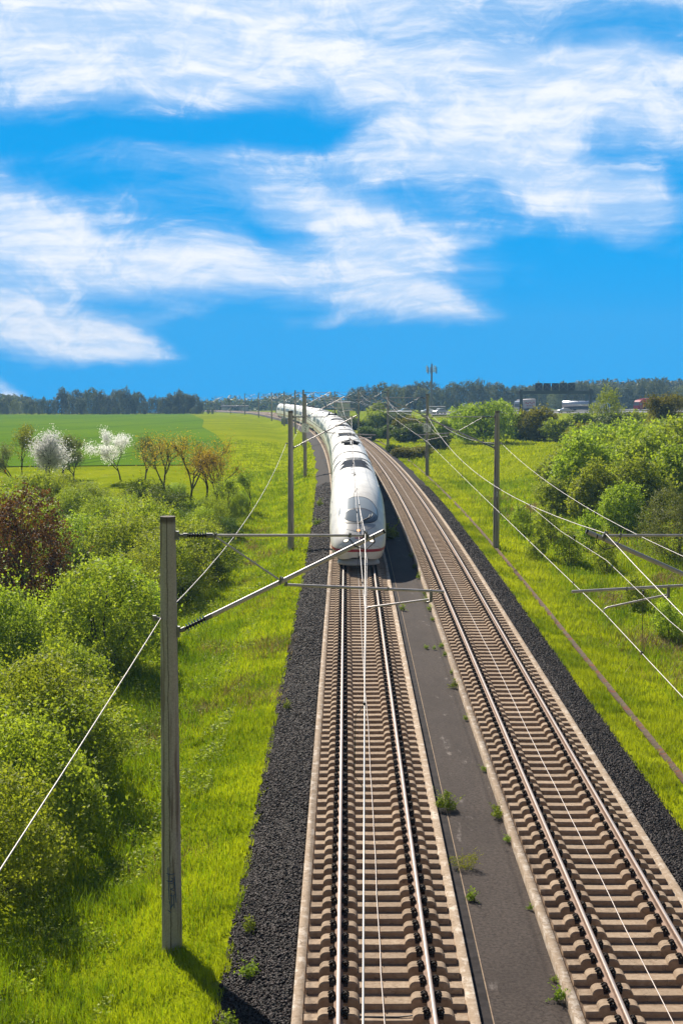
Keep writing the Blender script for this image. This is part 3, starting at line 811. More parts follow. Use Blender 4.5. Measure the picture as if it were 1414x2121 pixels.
# low shrubs along the top edge of the hedge
for k, (px, Y, s, hh, kd) in enumerate(((20, 112, 1.2, 1.0, 0), (75, 116, 1.35, 1.1, 0), (130, 118, 1.3, .95, 1), (185, 116, 1.1, .9, 0), (40, 128, 1.1, .9, 1), (105, 130, 1.1, .8, 0), (165, 128, 1.0, .7, 1), (300, 116, 1.15, 1.2, 2), (345, 112, 1.1, 1.1, 2),
        (270, 110, 1.0, .9, 0), (230, 108, 1.1, .8, 1), (400, 112, .8, .9, 0), (440, 116, .7, 1.0, 0), (470, 110, .6, 1.0, 1), (495, 126, .55, .9, 0), (320, 126, .7, .7, 1), (365, 130, .7, .7, 0))):
    pr, kn = ((BY[k % 3], 'yellow-green'), (BG[k % 3], 'fresh green'), (BD[k % 2], 'dark green'))[kd]
    put('shrub', pr, at(px, Y), Y, s, s * hh, label='%s shrub on the field-side edge of the hedge %s' % (kn, 'below the left blossom tree' if px < 200 else 'below the slender blossom tree' if px < 320 else 'below the bronze trees'), group='shrubs at the field edge')
# --- small trees behind the hedge
def skel_tree(name, seed, h, spread, m, per, rad, size, x, y, label, cat='tree', levels=4, r0=0.08, wood=M_BARK, fork=3, group=None, first=.28, crown_name='crown', sc_=1.0):
    b, tips = skeleton(seed, h, spread, levels, r0, fork, first=first)
    k = h / max(t.z for t in tips); tips = [t * k for t in tips]; b.v = [(x_ * k, y_ * k, z_ * k) for x_, y_, z_ in b.v]
    o = empty(name, (x, y, gz(x, y)), 0, label, cat, group); o.scale = (sc_,) * 3
    b.build('trunk', wood, o); link(crown_name, tip_leaves(crown_name, tips, per, rad, size, m, seed), o)
    return o
skel_tree('blossom_tree', 3, 5.4, .62, L_WHT, 9, .22, .07, at(250, 149), 149, 'slender white blossom tree with a bare dark trunk at the field edge', r0=.10, sc_=.92)
skel_tree('blossom_tree', 5, 4.9, .75, L_WHT, 9, .40, .075, at(96, 147), 147, 'broad white blossom bush-tree left of the slender one', r0=.06, first=.08, fork=4)
skel_tree('blossom_tree', 6, 4.4, .60, L_GREY, 8, .22, .07, at(128, 155), 155, 'grey-green tree half hidden behind the broad white blossom tree', r0=.06, first=.10)
skel_tree('fruit_tree', 8, 3.8, .75, L_GREY, 6, .22, .055, at(28, 148), 148, 'round leafless-looking fruit tree at the left picture edge', wood=M_BARKG, r0=.05, first=.10)
skel_tree('fruit_tree', 9, 3.0, .8, L_GREY, 6, .22, .055, at(155, 152), 152, 'low spreading grey fruit tree right of the white blossom tree', wood=M_BARKG, r0=.05, first=.09)
skel_tree('fruit_tree', 11, 4.2, .7, L_GREY, 6, .22, .055, at(300, 154), 154, 'thin grey fruit tree just behind the slender blossom tree', wood=M_BARKG, r0=.05, first=.12)
skel_tree('young_tree', 12, 5.4, .5, L_OLV, 5, .18, .07, at(46, 152), 152, 'upright olive-brown young tree behind the left blossom tree', first=.3)
BRG = 'bronze-leaved young trees'
for (sd_, h_, px, Y, lb) in ((14, 5.6, 345, 126, 'leftmost bronze young tree, thin and twiggy'), (15, 5.8, 392, 122, 'tallest bronze young tree with a dark forked trunk'),
                            (16, 4.8, 450, 120, 'bronze young tree nearest the second mast'), (17, 4.2, 425, 128, 'low bronze young tree between two taller ones')):
    skel_tree('bronze_tree', sd_, h_, .7, L_BRZ, 4, .30, .06, at(px, Y), Y, lb, group=BRG, r0=.06, first=.12)
for (sd_, px, Y, lb) in ((18, 480, 112, 'yellow-green sapling nearest the meadow right of the bronze trees'), (19, 515, 124, 'thin bare sapling standing at the meadow edge')):
    skel_tree('sapling', sd_, 3.4, .5, L_YEL, 6, .12, .045, at(px, Y), Y, lb, r0=.05, first=.22, fork=3)

BS = proto_bush(65, 3.0, 3.0, 3800, .085, L_YEL, 15, 130, sl=.7)
# --- right side shrubs and trees
def proto_tree(seed, w, h, n, size, m, trunk_h, ncl=18, sprigs=60, wood=M_BARK, r0=.14):
    cl = [(c[0], c[1], c[2] + trunk_h, *c[3:]) for c in bush_clumps(seed, w, h - trunk_h, ncl)]
    return foliage('crown', cl, n, size, m, seed, sprigs=sprigs, sprig_len=.7), stems(cl, seed, wood, r0, -.4, 12, trunk_h)
def tree(pr, px, Y, s, sz, label, name='tree', cat='tree', group=None):
    x = at(px, Y)
    return put(name, pr, x, Y, s, sz, label=label, cat=cat, group=group, crown='crown', trunk='trunk')
T_RND = proto_tree(51, 10.0, 6.6, 17000, .17, L_GRN, 0.8, 26, 160)
tree(T_RND, 1000, 226, 1.0, 1.0, 'broad round-crowned tree alone on the right meadow')
T_OL = proto_tree(52, 6.0, 5.0, 11000, .16, L_OLV, 0.3, 20, 120)
T_G5 = proto_tree(53, 6.0, 5.0, 11000, .16, L_GRN, 0.3, 20, 120)
T_D5 = proto_tree(54, 6.0, 5.0, 11000, .16, L_DRK, 0.3, 20, 120)
T_Y5 = proto_tree(55, 6.0, 5.0, 11000, .16, L_YEL, 0.3, 20, 160)
RG = 'bushes between the right meadow and the motorway'
for (pr, px, Y, s, sz, lb) in (
    (T_OL, 1108, 232, 1.1, 1.08, 'olive round bush right of the broad tree'), (T_D5, 1075, 236, .8, .9, 'dark bush touching the broad tree'),
    (T_G5, 1160, 226, .95, .8, 'green bush left of the tall thin tree'), (T_D5, 1215, 236, 1.0, .9, 'dark green bush at the foot of the tall thin tree'),
    (T_D5, 1270, 228, 1.1, .95, 'dark bush right of the tall thin tree'), (T_OL, 1200, 205, .7, .7, 'yellow-brown bush above the big bright bushes'),
    (T_Y5, 1325, 200, .75, .6, 'small bright yellow-green bush below the brownish tree'), (T_D5, 1410, 215, 1.1, .9, 'dark bush at the right picture edge'),
    (T_G5, 1310, 240, .9, .9, 'green bush left of the brownish tree')):
    tree(pr, px, Y, s, sz, lb, 'bush', 'bush', RG)
T_SP = proto_tree(56, 5.2, 8.2, 9000, .10, L_GRN, 1.6, 22, 200)
tree(T_SP, 1255, 240, 1.05, 1.05, 'tall airy light-green tree rising above the bushes by the gantry')
skel_tree('brownish_tree', 23, 6.6, .62, L_OLV, 7, .3, .11, at(1368, 218), 218, 'brownish thin-leaved tree in front of the red truck', r0=.12, levels=4, fork=4, first=.2)
T_OL2 = proto_tree(57, 6.5, 6.2, 12000, .10, L_OLV, 0.5, 22, 200)
tree(T_OL2, 1378, 221, 1.0, 1.0, 'olive-brown leafy tree at the right behind the bright bushes')
BRT = 'big bright bushes on the right slope'
B_BIG = [proto_bush(61 + i, 5.2, 5.0, 17000, .115, L_YEL if i else L_GRN, 26, 320, sl=.8) for i in range(2)]
for (k, px, Y, s, sz, lb) in ((1, 1195, 116, 1.0, 1.02, 'bright bush at the left end of the big right thicket'), (0, 1275, 122, 1.15, 1.12, 'tallest bright bush in the middle of the right thicket'),
                             (1, 1360, 118, 1.15, 1.05, 'bright bush of the right thicket near the picture edge'), (0, 1235, 108, .8, .85, 'green bush in front of the right thicket, left part'),
                             (1, 1325, 106, .9, .85, 'yellow-green bush in front of the right thicket, right part'), (0, 1420, 112, 1.1, 1.1, 'green bush cut by the right picture edge'),
                             (0, 1165, 124, .8, .8, 'smaller green bush behind the left end of the thicket'), (1, 1290, 99, .62, .6, 'low bright bush at the foot of the right thicket'),
                             (1, 1400, 128, 1.2, 1.15, 'bright bush behind, at the right edge of the thicket'), (0, 1320, 132, 1.2, 1.15, 'green bush behind the tallest bright bush')):
    put('bush', B_BIG[k], at(px, Y), Y, s, sz, label=lb, cat='bush', group=BRT)
for k, (px, Y, s, sz, lb) in enumerate(((1185, 150, .95, .8, 'left'), (1250, 158, 1.05, .85, 'left'), (1315, 150, 1.1, .95, 'middle'), (1385, 155, 1.1, .95, 'right'), (1215, 178, 1.1, .8, 'left'), (1295, 182, 1.1, .85, 'middle'), (1360, 178, 1.15, .9, 'right'), (1420, 172, 1.2, .95, 'right'), (1140, 140, .6, .5, 'left'), (1150, 112, .55, .5, 'left'))):
    put('bush', B_BIG[k % 2], at(px, Y), Y, s, sz, label='%s bush behind the big right thicket, %s part' % (('fresh green', 'bright yellow-green')[k % 2], lb), cat='bush', group='bushes behind the right thicket')
put('willow_shrub', BW, at(1405, 84), 84, 1.0, .95, label='grey-green willow shrub below the right thicket', cat='shrub')
for (px, Y, s, lb) in ((1085, 100, .55, 'thin leafy sapling right of the second right mast'), (1135, 97, .6, 'light sapling below the left end of the right thicket'),
                       (1110, 88, .45, 'small sapling on the right bank below the wires'), (1180, 86, .55, 'low sapling left of the grey willow'), (1255, 82, .5, 'low light shrub in front of the grey willow'),
                       (1215, 92, .6, 'yellow-green sapling at the foot of the thicket'), (1320, 70, .42, 'small low shrub on the bank below the grey willow'), (1385, 62, .45, 'small low shrub on the bank at the right edge')):
    put('sapling', BS, at(px, Y), Y, s * 1.1, s * 1.25, label=lb, cat='sapling')
for (px, Y, s, sz, pr, lb) in ((762, 250, .7, .5, T_D5, 'low dark shrub left of the fifth right mast'), (800, 262, .8, .55, T_D5, 'low dark shrub below the small white building'), (850, 245, 1.0, .7, T_D5, 'dark shrub left of the third right mast'),
                               (842, 262, .8, .8, T_OL, 'pale flowering bush near the motorway cars'), (880, 270, .9, .7, T_G5, 'green bush below the white cars'), (930, 250, .9, .7, T_G5, 'green bush left of the broad round tree'), (905, 215, .6, .5, T_D5, 'low dark bush on the bank right of the third right mast'),
                               (815, 200, .35, .3, T_D5, 'tiny dark shrub beside the fourth right mast'), (835, 190, .55, .3, T_OL, 'low brown shrub patch behind the third right mast'), (865, 195, .6, .3, T_OL, 'low brown shrub patch left of the bank'),
                               (735, 330, .8, .6, T_D5, 'dark bush between the wires and the pale building'), (780, 330, 1.0, .9, T_G5, 'green bush in front of the poplar'), (820, 330, 1.0, .7, T_D5, 'dark bush in front of the small white building'), (1020, 300, .9, .8, T_D5, 'dark bush behind the broad round tree'), (960, 300, .8, .7, T_OL, 'olive bush behind the broad round tree')):
    tree(pr, px, Y, s, sz, lb, 'bush', 'bush', 'low bushes beyond the right bank')
T_POP = proto_tree(58, 5.0, 8.0, 9000, .16, L_GRN, 0.6, 18, 60)
tree(T_POP, 778, 345, 1.0, .88, 'dark green poplar left of the small white building')

# --- distant wood edges, tree by tree
FT = [proto_tree(70 + i, (8.5, 7, 10, 8)[i], (11, 12, 10, 12)[i], 5200, .26, (L_FAR, L_FAR, L_FARL, L_FAR)[i], (.3, .4, .2, .3)[i], 26, 80) for i in range(4)]
fr_ = random.Random(5)
KN = ['dark round-topped', 'dark tall', 'pale green broad', 'dense green']
def far_row(pxs, Y, hs, where, group):
    for px, h in zip(pxs, hs):
        k = fr_.choice((0, 0, 1, 1, 3, 3, 2)); Yj = Y + fr_.uniform(-14, 14); s = h / 11.0 * fr_.uniform(.78, 1.14)
        x = at(px, Yj)
        put('far_tree', FT[k], x, Yj, s * fr_.uniform(.72, 1.05), s, label='%s tree of the distant wood %s' % (KN[k], where), cat='tree', group=group, crown='crown', trunk='trunk')
GL, GR = 'trees of the wood beyond the green field', 'trees of the wood beyond the motorway'
lx = [8, 30, 55, 82, 105, 128, 150, 168, 190, 208, 228, 246, 262, 280, 300, 322, 342, 358, 372, 388, 404, 416]
lh = [8.5, 7.5, 7.5, 8, 9, 11.3, 11.5, 10.5, 11.5, 10.5, 12, 11, 11.5, 10.5, 9, 9.5, 10, 11.5, 11.5, 9.5, 8.5, 6]
far_row([p * 1.0 for p in lx], 705, lh, 'behind the green field', GL)
far_row([p + 11 for p in lx[:-2]], 745, [h * 1.02 for h in lh[:-2]], 'in the second row behind the green field', GL)
far_row([15, 65, 100, 170, 195, 215, 235, 265, 300, 345, 362, 380, 400, 408, 432, 440], 690, [4, 4, 4, 4, 3.5, 4, 3, 3.5, 3, 4, 4, 3.5, 4, 4.5, 3, 3], 'low at the edge of the green field', GL)
rx = [728, 746, 768, 790, 815, 838, 858, 876, 900, 922, 945, 968, 990, 1012, 1035, 1058, 1080, 1102, 1125, 1150, 1175, 1200, 1226, 1250, 1276, 1300, 1326, 1350, 1378, 1404]
rh = [11, 10.5, 9, 12, 13, 13, 13.5, 13, 12.5, 12.5, 12, 12.5, 13, 13, 12.5, 12, 12.5, 12, 12, 12, 12.5, 12.5, 12, 13, 12.5, 12, 13, 13.5, 12, 13.5]
far_row(rx, 690, [h * .98 for h in rh], 'beyond the motorway', GR)
far_row([p + 12 for p in rx], 735, [h * 1.07 for h in rh], 'in the second row beyond the motorway', GR)
far_row(list(range(740, 1060, 26)), 560, [4.5, 4, 5, 4, 4.5, 5.5, 4, 4, 5, 4.5, 5, 4, 4], 'low beside the motorway', GR)

# wooded hills far away, each one mass
def far_wood(name, pts, Y, seed, label):
    rng = np.random.default_rng(seed); cl = []
    for i in range(130):
        px = rng.uniform(pts[0][0], pts[-1][0]); top = np.interp(px, [p[0] for p in pts], [p[1] for p in pts]); yy = Y + rng.uniform(-25, 25)
        x = at(px, yy) ; zt = HC - (top - HZ) / F * yy
        r = rng.uniform(6, 10)
        cl.append((x, yy, zt - r * .9 - rng.uniform(0, 5), r, r, r))
        cl.append((x, yy - 10, zt - 16, 9, 9, 11))
    me = foliage('wood', cl, 64000, 1.2, L_FAR, seed, shell=.8)
    o = link(name, me); o['kind'] = 'stuff'; o['label'] = label; o['category'] = 'wood'
    return o
far_wood('forest', [(425, 836), (440, 826), (460, 823), (480, 822), (500, 830), (520, 824), (545, 826), (565, 818), (590, 816), (605, 822), (640, 826), (665, 822), (680, 812), (700, 826), (730, 822)], 930, 3, 'hazy wood behind the far end of the train')
far_wood('forest', [(1090, 800), (1150, 796), (1200, 790), (1240, 789), (1290, 787), (1330, 783), (1360, 786), (1400, 790), (1440, 786)], 950, 4, 'hazy wooded rise at the right skyline')
far_wood('forest', [(-30, 822), (0, 818), (30, 822), (60, 826)], 880, 8, 'hazy wood at the left picture edge')

# ------------------------------------------------------------------ grass blades
def grass(name, regions, m, seed, hscale=1.0):
    rng = np.random.default_rng(seed); Ps = []; Hs = []; Ws = []
    for (Y0, Y1, tf0, tf1, den, h, w) in regions:
        tmin = min(tf0(Y0), tf0(Y1)); tmax = max(tf1(Y0), tf1(Y1))
        n = int((Y1 - Y0) * (tmax - tmin) * den)
        Y = rng.uniform(Y0, Y1, n); t = rng.uniform(tmin, tmax, n)
        lo = np.interp(Y, [Y0, Y1], [tf0(Y0), tf0(Y1)]); hi = np.interp(Y, [Y0, Y1], [tf1(Y0), tf1(Y1)])
        k = (t > lo) & (t < hi + 0.16 * np.sin(Y * 2.3) + 0.13 * np.sin(Y * 5.9 + t) + 0.1 * np.sin(Y * .61)); Y, t = Y[k], t[k]
        X = cx(Y) + t
        cl = 0.5 + 0.5 * np.sin(X * 2.9 + 1.7 * np.sin(Y * 1.3)) * np.sin(Y * 2.2 + 1.1 * np.sin(X * 2.3)); cl2 = 0.5 + 0.5 * np.sin(X * .9 + Y * .35 + 2 * np.sin(Y * .4))
        keep = rng.random(len(X)) < (0.35 + 0.65 * cl); X, Y, cl, cl2 = X[keep], Y[keep], cl[keep], cl2[keep]
        Ps.append(np.stack([X, Y, ground_z(X, Y)], -1)); Hs.append(h * (0.45 + 0.6 * cl + 0.45 * cl2) * rng.uniform(.5, 1.2, len(X))); Ws.append(np.full(len(X), w))
    P = np.concatenate(Ps); H = np.concatenate(Hs) * hscale; W = np.concatenate(Ws); n = len(P)
    a = rng.uniform(0, 2 * np.pi, n); lean = rng.uniform(.1, .75, n)
    dr = np.stack([np.cos(a), np.sin(a), np.zeros(n)], -1); b = rng.uniform(0, 2 * np.pi, n); sd_ = np.stack([np.cos(b), np.sin(b), np.zeros(n)], -1) * W[:, None]
    up = np.array([0, 0, 1.0])
    m0 = P + dr * (H * lean * .3)[:, None] + up * (H * .6)[:, None]; t0 = P + dr * (H * lean)[:, None] + up * (H * (1 - .25 * lean))[:, None]
    P = P - up * 0.03
    V = np.stack([P - sd_, P + sd_, m0 + sd_ * .7, m0 - sd_ * .7, t0], 1)
    tri = np.array([(0, 1, 2), (0, 2, 3), (3, 2, 4)])
    idx = (tri[None] + (np.arange(n) * 5)[:, None, None]).reshape(-1)
    pt = np.sin(P[:, 0] * .83 + 1.9 * np.sin(P[:, 1] * .31)) * np.sin(P[:, 1] * .47 + 1.3 * np.sin(P[:, 0] * .71)) + .6 * np.sin(P[:, 0] * 2.1 + P[:, 1] * .9) * np.sin(P[:, 1] * 1.7)
    tone = np.repeat(np.clip(rng.random(n) * .55 + .35 * np.interp(H / H.max(), [0, .5], [0, 1]) + .42 * pt, 0, 1), 3)
    o = link(name, np_mesh(name, V.reshape(-1, 3), 3, idx, m, tone=tone)); o['kind'] = 'stuff'
    print(name, n)
    return o
e = lambda c: (lambda Y: c)
grass('grass', [(18, 34, e(-7.6), e(-2.72), 820, .24, .0075), (34, 52, e(-8.6), e(-2.72), 480, .24, .010), (52, 85, lambda Y: hedge_edge(Y) - 1.6, e(-2.75), 250, .26, .015), (85, 150, e(-11), e(-2.8), 95, .27, .024), (150, 260, e(-15), e(-2.9), 24, .3, .045)], L_GRASS, 11, .82)
grass('grass', [(24, 60, e(7.2), e(8.19), 560, .20, .009), (60, 110, e(7.2), e(8.2), 240, .22, .015), (110, 200, e(7.25), e(8.25), 90, .25, .026),
                (28, 60, e(8.39), lambda Y: Y * .23 + 1.0, 400, .26, .010), (60, 90, e(8.40), lambda Y: Y * .22 + 1, 170, .28, .016), (90, 150, e(8.36), lambda Y: Y * .21, 50, .30, .026), (150, 260, e(8.5), lambda Y: 45, 12, .34, .045)], L_GRASS, 12, .82)
grass('tall_grass', [(20, 60, e(-5.2), e(-3.1), 45, .40, .010), (60, 110, e(-7.5), e(-3.2), 28, .42, .016), (110, 170, e(-9.5), e(-3.4), 12, .45, .028), (90, 150, e(10.0), lambda Y: Y * .21, 16, .5, .026), (18, 34, e(-7.6), e(-5.0), 260, .45, .008), (34, 70, e(-8.6), e(-5.2), 110, .45, .011), (40, 90, e(10.0), lambda Y: Y * .23, 40, .5, .013)], L_GRASSD, 13)

def dry_grass(seed):
    rng = np.random.default_rng(seed); P = []
    for k in range(46):
        Y = rng.uniform(36, 130); t = rng.uniform(11.5, 12 + Y * .11); n = int(900 * min(1, 60 / Y)); r = rng.uniform(.4, 1.3)
        P.append(np.stack([cx(Y) + t + rng.normal(size=n) * r, Y + rng.normal(size=n) * r * 1.6], -1))
    for k in range(26):
        Y = rng.uniform(22, 110); t = rng.uniform(-6.5, -3.2); n = int(260 * min(1, 50 / Y)); r = rng.uniform(.2, .7)
        P.append(np.stack([cx(Y) + t + rng.normal(size=n) * r, Y + rng.normal(size=n) * r * 1.8], -1))
    P = np.concatenate(P); X, Y = P[:, 0], P[:, 1]; Z = ground_z(X, Y); n = len(X)
    a = rng.uniform(0, 6.283, n); h = rng.uniform(.15, .42, n); l = h * rng.uniform(.3, 1.6, n); w = np.interp(Y, [35, 130], [.008, .025])
    B = np.stack([X, Y, Z], -1); T_ = B + np.stack([np.cos(a) * l, np.sin(a) * l, h], -1); S_ = np.stack([-np.sin(a) * w, np.cos(a) * w, 0 * a], -1)
    V = np.stack([B - S_, B + S_, T_], 1).reshape(-1, 3)
    o = link('dry_grass', np_mesh('dry_grass', V, 3, np.arange(len(V)), L_STRAW, tone=rng.random(n))); o['kind'] = 'stuff'
L_STRAW = leaf_mat('straw blades', (0.13, 0.085, 0.04), (0.36, 0.27, 0.15), 0.3)
dry_grass(8)
# low leafy herbs creeping over the left bank
def herbs(name, seed, areas, m, size):
    rng = np.random.default_rng(seed); P = []
    for (Y0, Y1, t0, t1, n) in areas:
        Y = rng.uniform(Y0, Y1, n); t = rng.uniform(t0, t1, n); X = cx(Y) + t
        k = (np.sin(X * 1.9 + 2 * np.sin(Y * .6)) * np.sin(Y * .9 + X * .4)) > .1
        X, Y = X[k], Y[k]; P.append(np.stack([X, Y, ground_z(X, Y) + rng.uniform(.05, .28, len(X))], -1))
    P = np.concatenate(P); N = rng.normal(size=P.shape) * .7 + (0, 0, 1)
    V = leaf_np(P, N, np.full(len(P), size), rng)
    o = link(name, np_mesh(name, V, 4, np.arange(len(V)), m, tone=rng.random(len(P)))); o['kind'] = 'stuff'
herbs('ground_cover', 5, [(30, 62, -8.2, -4.2, 26000), (62, 95, -8.6, -4.4, 14000), (18, 30, -7, -4.8, 6000)], L_YEL, .045)
herbs('ground_cover', 6, [(45, 90, 11.5, 20, 9000), (90, 150, 12, 28, 8000)], L_GRN, .06)

# --- weeds along the slab edges and in the asphalt
def weed_mesh(seed, w, h, n, m, size):
    cl = bush_clumps(seed, w, h, 7); return foliage('leaves', cl, n, size, m, seed, shell=.4, sprigs=14, sprig_len=w * .5)
WD = [weed_mesh(90 + i, .34, .22, 420, L_WEED, .022) for i in range(3)]
WG = 'green weeds growing along the right slab edge'
def weed(t, Y, s, label, me=None, group=WG, dz=-.42):
    p = tp(Y, t, dz); o = link('weed_plant', me or WD[int(Y * 10) % 3]); s *= .8; o.location = p; o.scale = (s, s, s); o.rotation_euler = (0, 0, Y * 7)
    tag(o, label, 'weed', group)
wl = [(2.93, 22.2, 1.35), (2.9, 22.7, 1.0), (2.93, 25.2, 1.15), (2.95, 26.0, .5), (2.93, 29.5, .5), (2.94, 33.8, .8), (2.9, 35.6, 1.2), (2.9, 36.2, .9), (2.94, 39.8, .8), (2.93, 45.6, .7), (2.9, 50.2, 1.2), (2.94, 52.5, .6), (2.93, 55.8, .8), (2.92, 57.5, .9), (2.93, 63.5, .8), (2.92, 66.0, 1.1), (2.9, 68.5, 1.2), (2.93, 70.5, 1.1), (2.92, 76, 1.2), (2.9, 80, 1.1), (2.93, 84, 1.3)]
for t, Y, s in wl:
    where = 'nearest the viewer' if Y < 27 else 'beside the pale asphalt stain' if Y < 41 else 'beyond the pale asphalt stain' if Y < 60 else 'ahead of the train' if Y < 72 else 'in the shade beside the train'
    size_ = 'large' if s > 1.1 else 'medium' if s > .75 else 'tiny'
    weed(t, Y, s, '%s green weed clump at the right slab edge %s' % (size_, where))
WB = weed_mesh(95, .8, .62, 2200, L_WEED, .026); WBR = weed_mesh(96, .85, .55, 1500, L_OLV, .018)
weed(1.72, 36.3, .95, 'tall bluish weed growing over the channel cover', WB, None); weed(1.80, 32.0, .95, 'brown-green straggly weed on the channel beside the asphalt', WBR, None)
weed(1.80, 30.0, 1.0, 'small bright weed on the channel nearest below the brown weed', None, None); weed(1.78, 22.6, .5, 'tiny weed at the channel lip near the bottom', None, None)
weed(2.35, 57.2, .8, 'little round weed alone in the middle of the asphalt', None, None); weed(2.6, 57.0, .6, 'smallest weed right of the round one on the asphalt', None, None)
weed(1.75, 66, 1.2, 'bright weed on the asphalt edge just ahead of the train', None, None); weed(2.0, 93, 2.2, 'large dark weed in the train shadow between the tracks', WB, None)
for (t, Y, s, lb) in ((-2.3, 26.6, 1.5, 'sprawling yellow-green weed on the left ballast near the front mast'), (-2.45, 28.9, 1.1, 'small weed on the left ballast edge beside the front mast'), (-1.62, 24.5, .7, 'small weed against the left slab edge'), (-2.5, 24.4, 1.3, 'yellow-green weed low on the left ballast at the bottom'), (-2.5, 48, 1.1, 'pale weed creeping onto the left ballast'), (-2.4, 104, 2.0, 'light weed on the ballast left of the train'), (-2.35, 118, 2.2, 'weed patch on the ballast further along the train')):
    weed(t, Y, s, lb, None, 'weeds on the left ballast', -.62)
# ------------------------------------------------------------------ overhead line masts
SUP = [-36.0, 29.3, 93.0, 157.0, 227.0, 303.0, 380.0, 458.0, 534.0, 612.0, 690.0, 772.0, 858.0]
CST = -0.27    # stagger of the wires from each track centre
ZC, ZM, ZS = 5.42, 6.93, 6.42


def insulator(root, p0, p1):
    p0, p1 = Vector(p0), Vector(p1); d = (p1 - p0); L = d.length; d.normalize()
    b = MB(); b.tube([p0, p1], 0.030, 8)
    k = 7
    for i in range(k):
        c = p0 + d * (L * (0.22 + 0.56 * i / (k - 1)))
        b.tube([c - d * 0.012, c, c + d * 0.012], [0.035, 0.082, 0.035], 10, sm=False)
    o = b.build('insulator', M_INS, root)
    f = MB(); f.tube([p0, p0 + d * L * .15], 0.045, 8); f.tube([p1 - d * L * .18, p1 + d * .02], 0.047, 8); f.build('end_fitting', M_GALVD, o)


def mast_proto(side, label):
    """side -1: mast left of its track, +1: right.  Local origin at the mast foot, x across the line, rail top at z = 1.08"""
    root = empty('overhead_line_mast', (0, 0, 0), 0, label, 'mast', 'overhead line masts')
    G = 1.08; off = -side * 3.86     # track centre in local x
    b = MB(); b.tube([(0, 0, -0.5), (0, 0, 0), (0, 0, 4), (0, 0, 8.33)], [0.205, 0.19, 0.168, 0.142], 24)
    b.build('pole', M_POLE, root)
    X = lambda t: off + t            # t measured from the track centre
    zt = ZM + G - 0.04; zl = 5.06 + G
    sg = -side
    e0 = sg * 0.19
    # top tube with insulator
    b = MB(); b.box((sg * .15, 0, zt), (.10, .12, .16)); b.tube([(sg * .17, 0, zt), (sg * .30, 0, zt)], .028, 8)
    b.box((sg * .15, 0, zl), (.10, .12, .20)); b.tube([(sg * .17, 0, zl), (sg * .24, 0, zl + .03)], .03, 8); b.build('pole_bracket', M_GALVD, root)
    insulator(root, (sg * .28, 0, zt), (sg * .80, 0, zt))
    tipm = X(CST) if side < 0 else X(CST)
    b = MB(); b.tube([(sg * .78, 0, zt), (tipm, 0, zt)], .026, 10); b.build('top_tube', M_GALV, root)
    # diagonal bracket tube
    dend = Vector((tipm + sg * .33, 0, zt + .07)); d0 = Vector((sg * .22, 0, zl + .02)); dv = (dend - d0).normalized()
    insulator(root, d0, d0 + dv * .62)
    b = MB(); b.tube([d0 + dv * .60, dend], .042, 12); b.build('bracket_tube', M_GALV, root)
    b = MB(); b.tube([dend - dv * .002, dend + dv * .035], .044, 12); b.build('tube_cap', M_BLACK, root)
    # registration tube hangs from the bracket tube
    q = d0 + dv * ((dend - d0).length * .50)
    far = X(1.18) if side < 0 else X(-.88)
    zr0, zr1 = q.z - .07, q.z - .20
    b = MB(); b.tube([(q.x + sg * .10, 0.03, zr0), (far, 0.03, zr1)], .028, 10); b.build('registration_tube', M_GALV, root)
    # brace between top tube and bracket tube
    b = MB(); b.tube([(sg * .86, 0, zt - .02), (q.x - sg * .06, 0, q.z + .04)], .018, 8); b.build('brace', M_GALV, root)
    # drop bracket and steady arm
    ax = X(.93)
    zx = zr0 + (zr1 - zr0) * (ax - q.x) / (far - q.x)
    b = MB(); b.tube([(ax, .03, zx + .03), (ax + .02, .03, zx - .06), (ax, .03, zx - .20), (ax - .07, .03, zx - .22)], .022, 8); b.box((ax + .01, .03, zx - .11), (.05, .05, .20)); b.build('drop_bracket', M_GALVD, root)
    b = MB(); b.tube([(ax - .03, .03, zx - .16), (X(CST) + .07, .03, ZC + G + .10), (X(CST) + .01, .03, ZC + G + .07), (X(CST), .03, ZC + G + .01)], [.021, .019, .016, .014], 8); b.build('steady_arm', M_GALV, root)
    # clamps
    for p, s in (((tipm, 0, zt + .02), .10), ((q.x - sg * .02, 0, q.z + .02), .11), ((q.x + sg * .07, 0.02, q.z - .05), .08), ((sg * .86, 0, zt), .085), ((dend.x - sg * .30, 0, dend.z - .10), .10), ((tipm - sg * .28, 0, zt), .075), ((X(.15), .03, zr0 + (zr1 - zr0) * .6), .06)):
        b = MB(); b.box(p, (s * .55, s * .9, s * .95), ry=.3); b.tube([(p[0], p[1] - s * .3, p[2] - s * .7), (p[0], p[1] - s * .3, p[2] + s * .75)], s * .13, 6); b.tube([(p[0] + s * .35, p[1], p[2] - s * .55), (p[0] + s * .35, p[1], p[2] + s * .6)], s * .13, 6)
        b.build('clamp', M_GALVD, root)
    # jumper loop
    b = MB(); x0 = tipm - sg * .28; b.tube([(x0, -.05, zt - .06), (x0 + sg * .10, -.06, zt - .20), (x0 + sg * .30, -.06, zt - .26), (x0 + sg * .46, -.05, zt - .12), (tipm + sg * .15, -.04, zt + .02)], .010, 6); b.build('jumper_cable', M_BLACK, root)
    # stand-off for the return wire
    b = MB(); b.tube([(side * .13, 0, 5.30 + G), (side * .24, 0, 5.32 + G)], .03, 8); b.box((side * .26, 0, 5.32 + G), (.06, .08, .10)); b.build('wire_holder', M_GALVD, root)
    # number plate
    if side > 0: b = MB(); b.box((0.02, -.178, 3.4), (.055, .012, .30)); b.build('number_plate', M_SIGN, root)
    return root


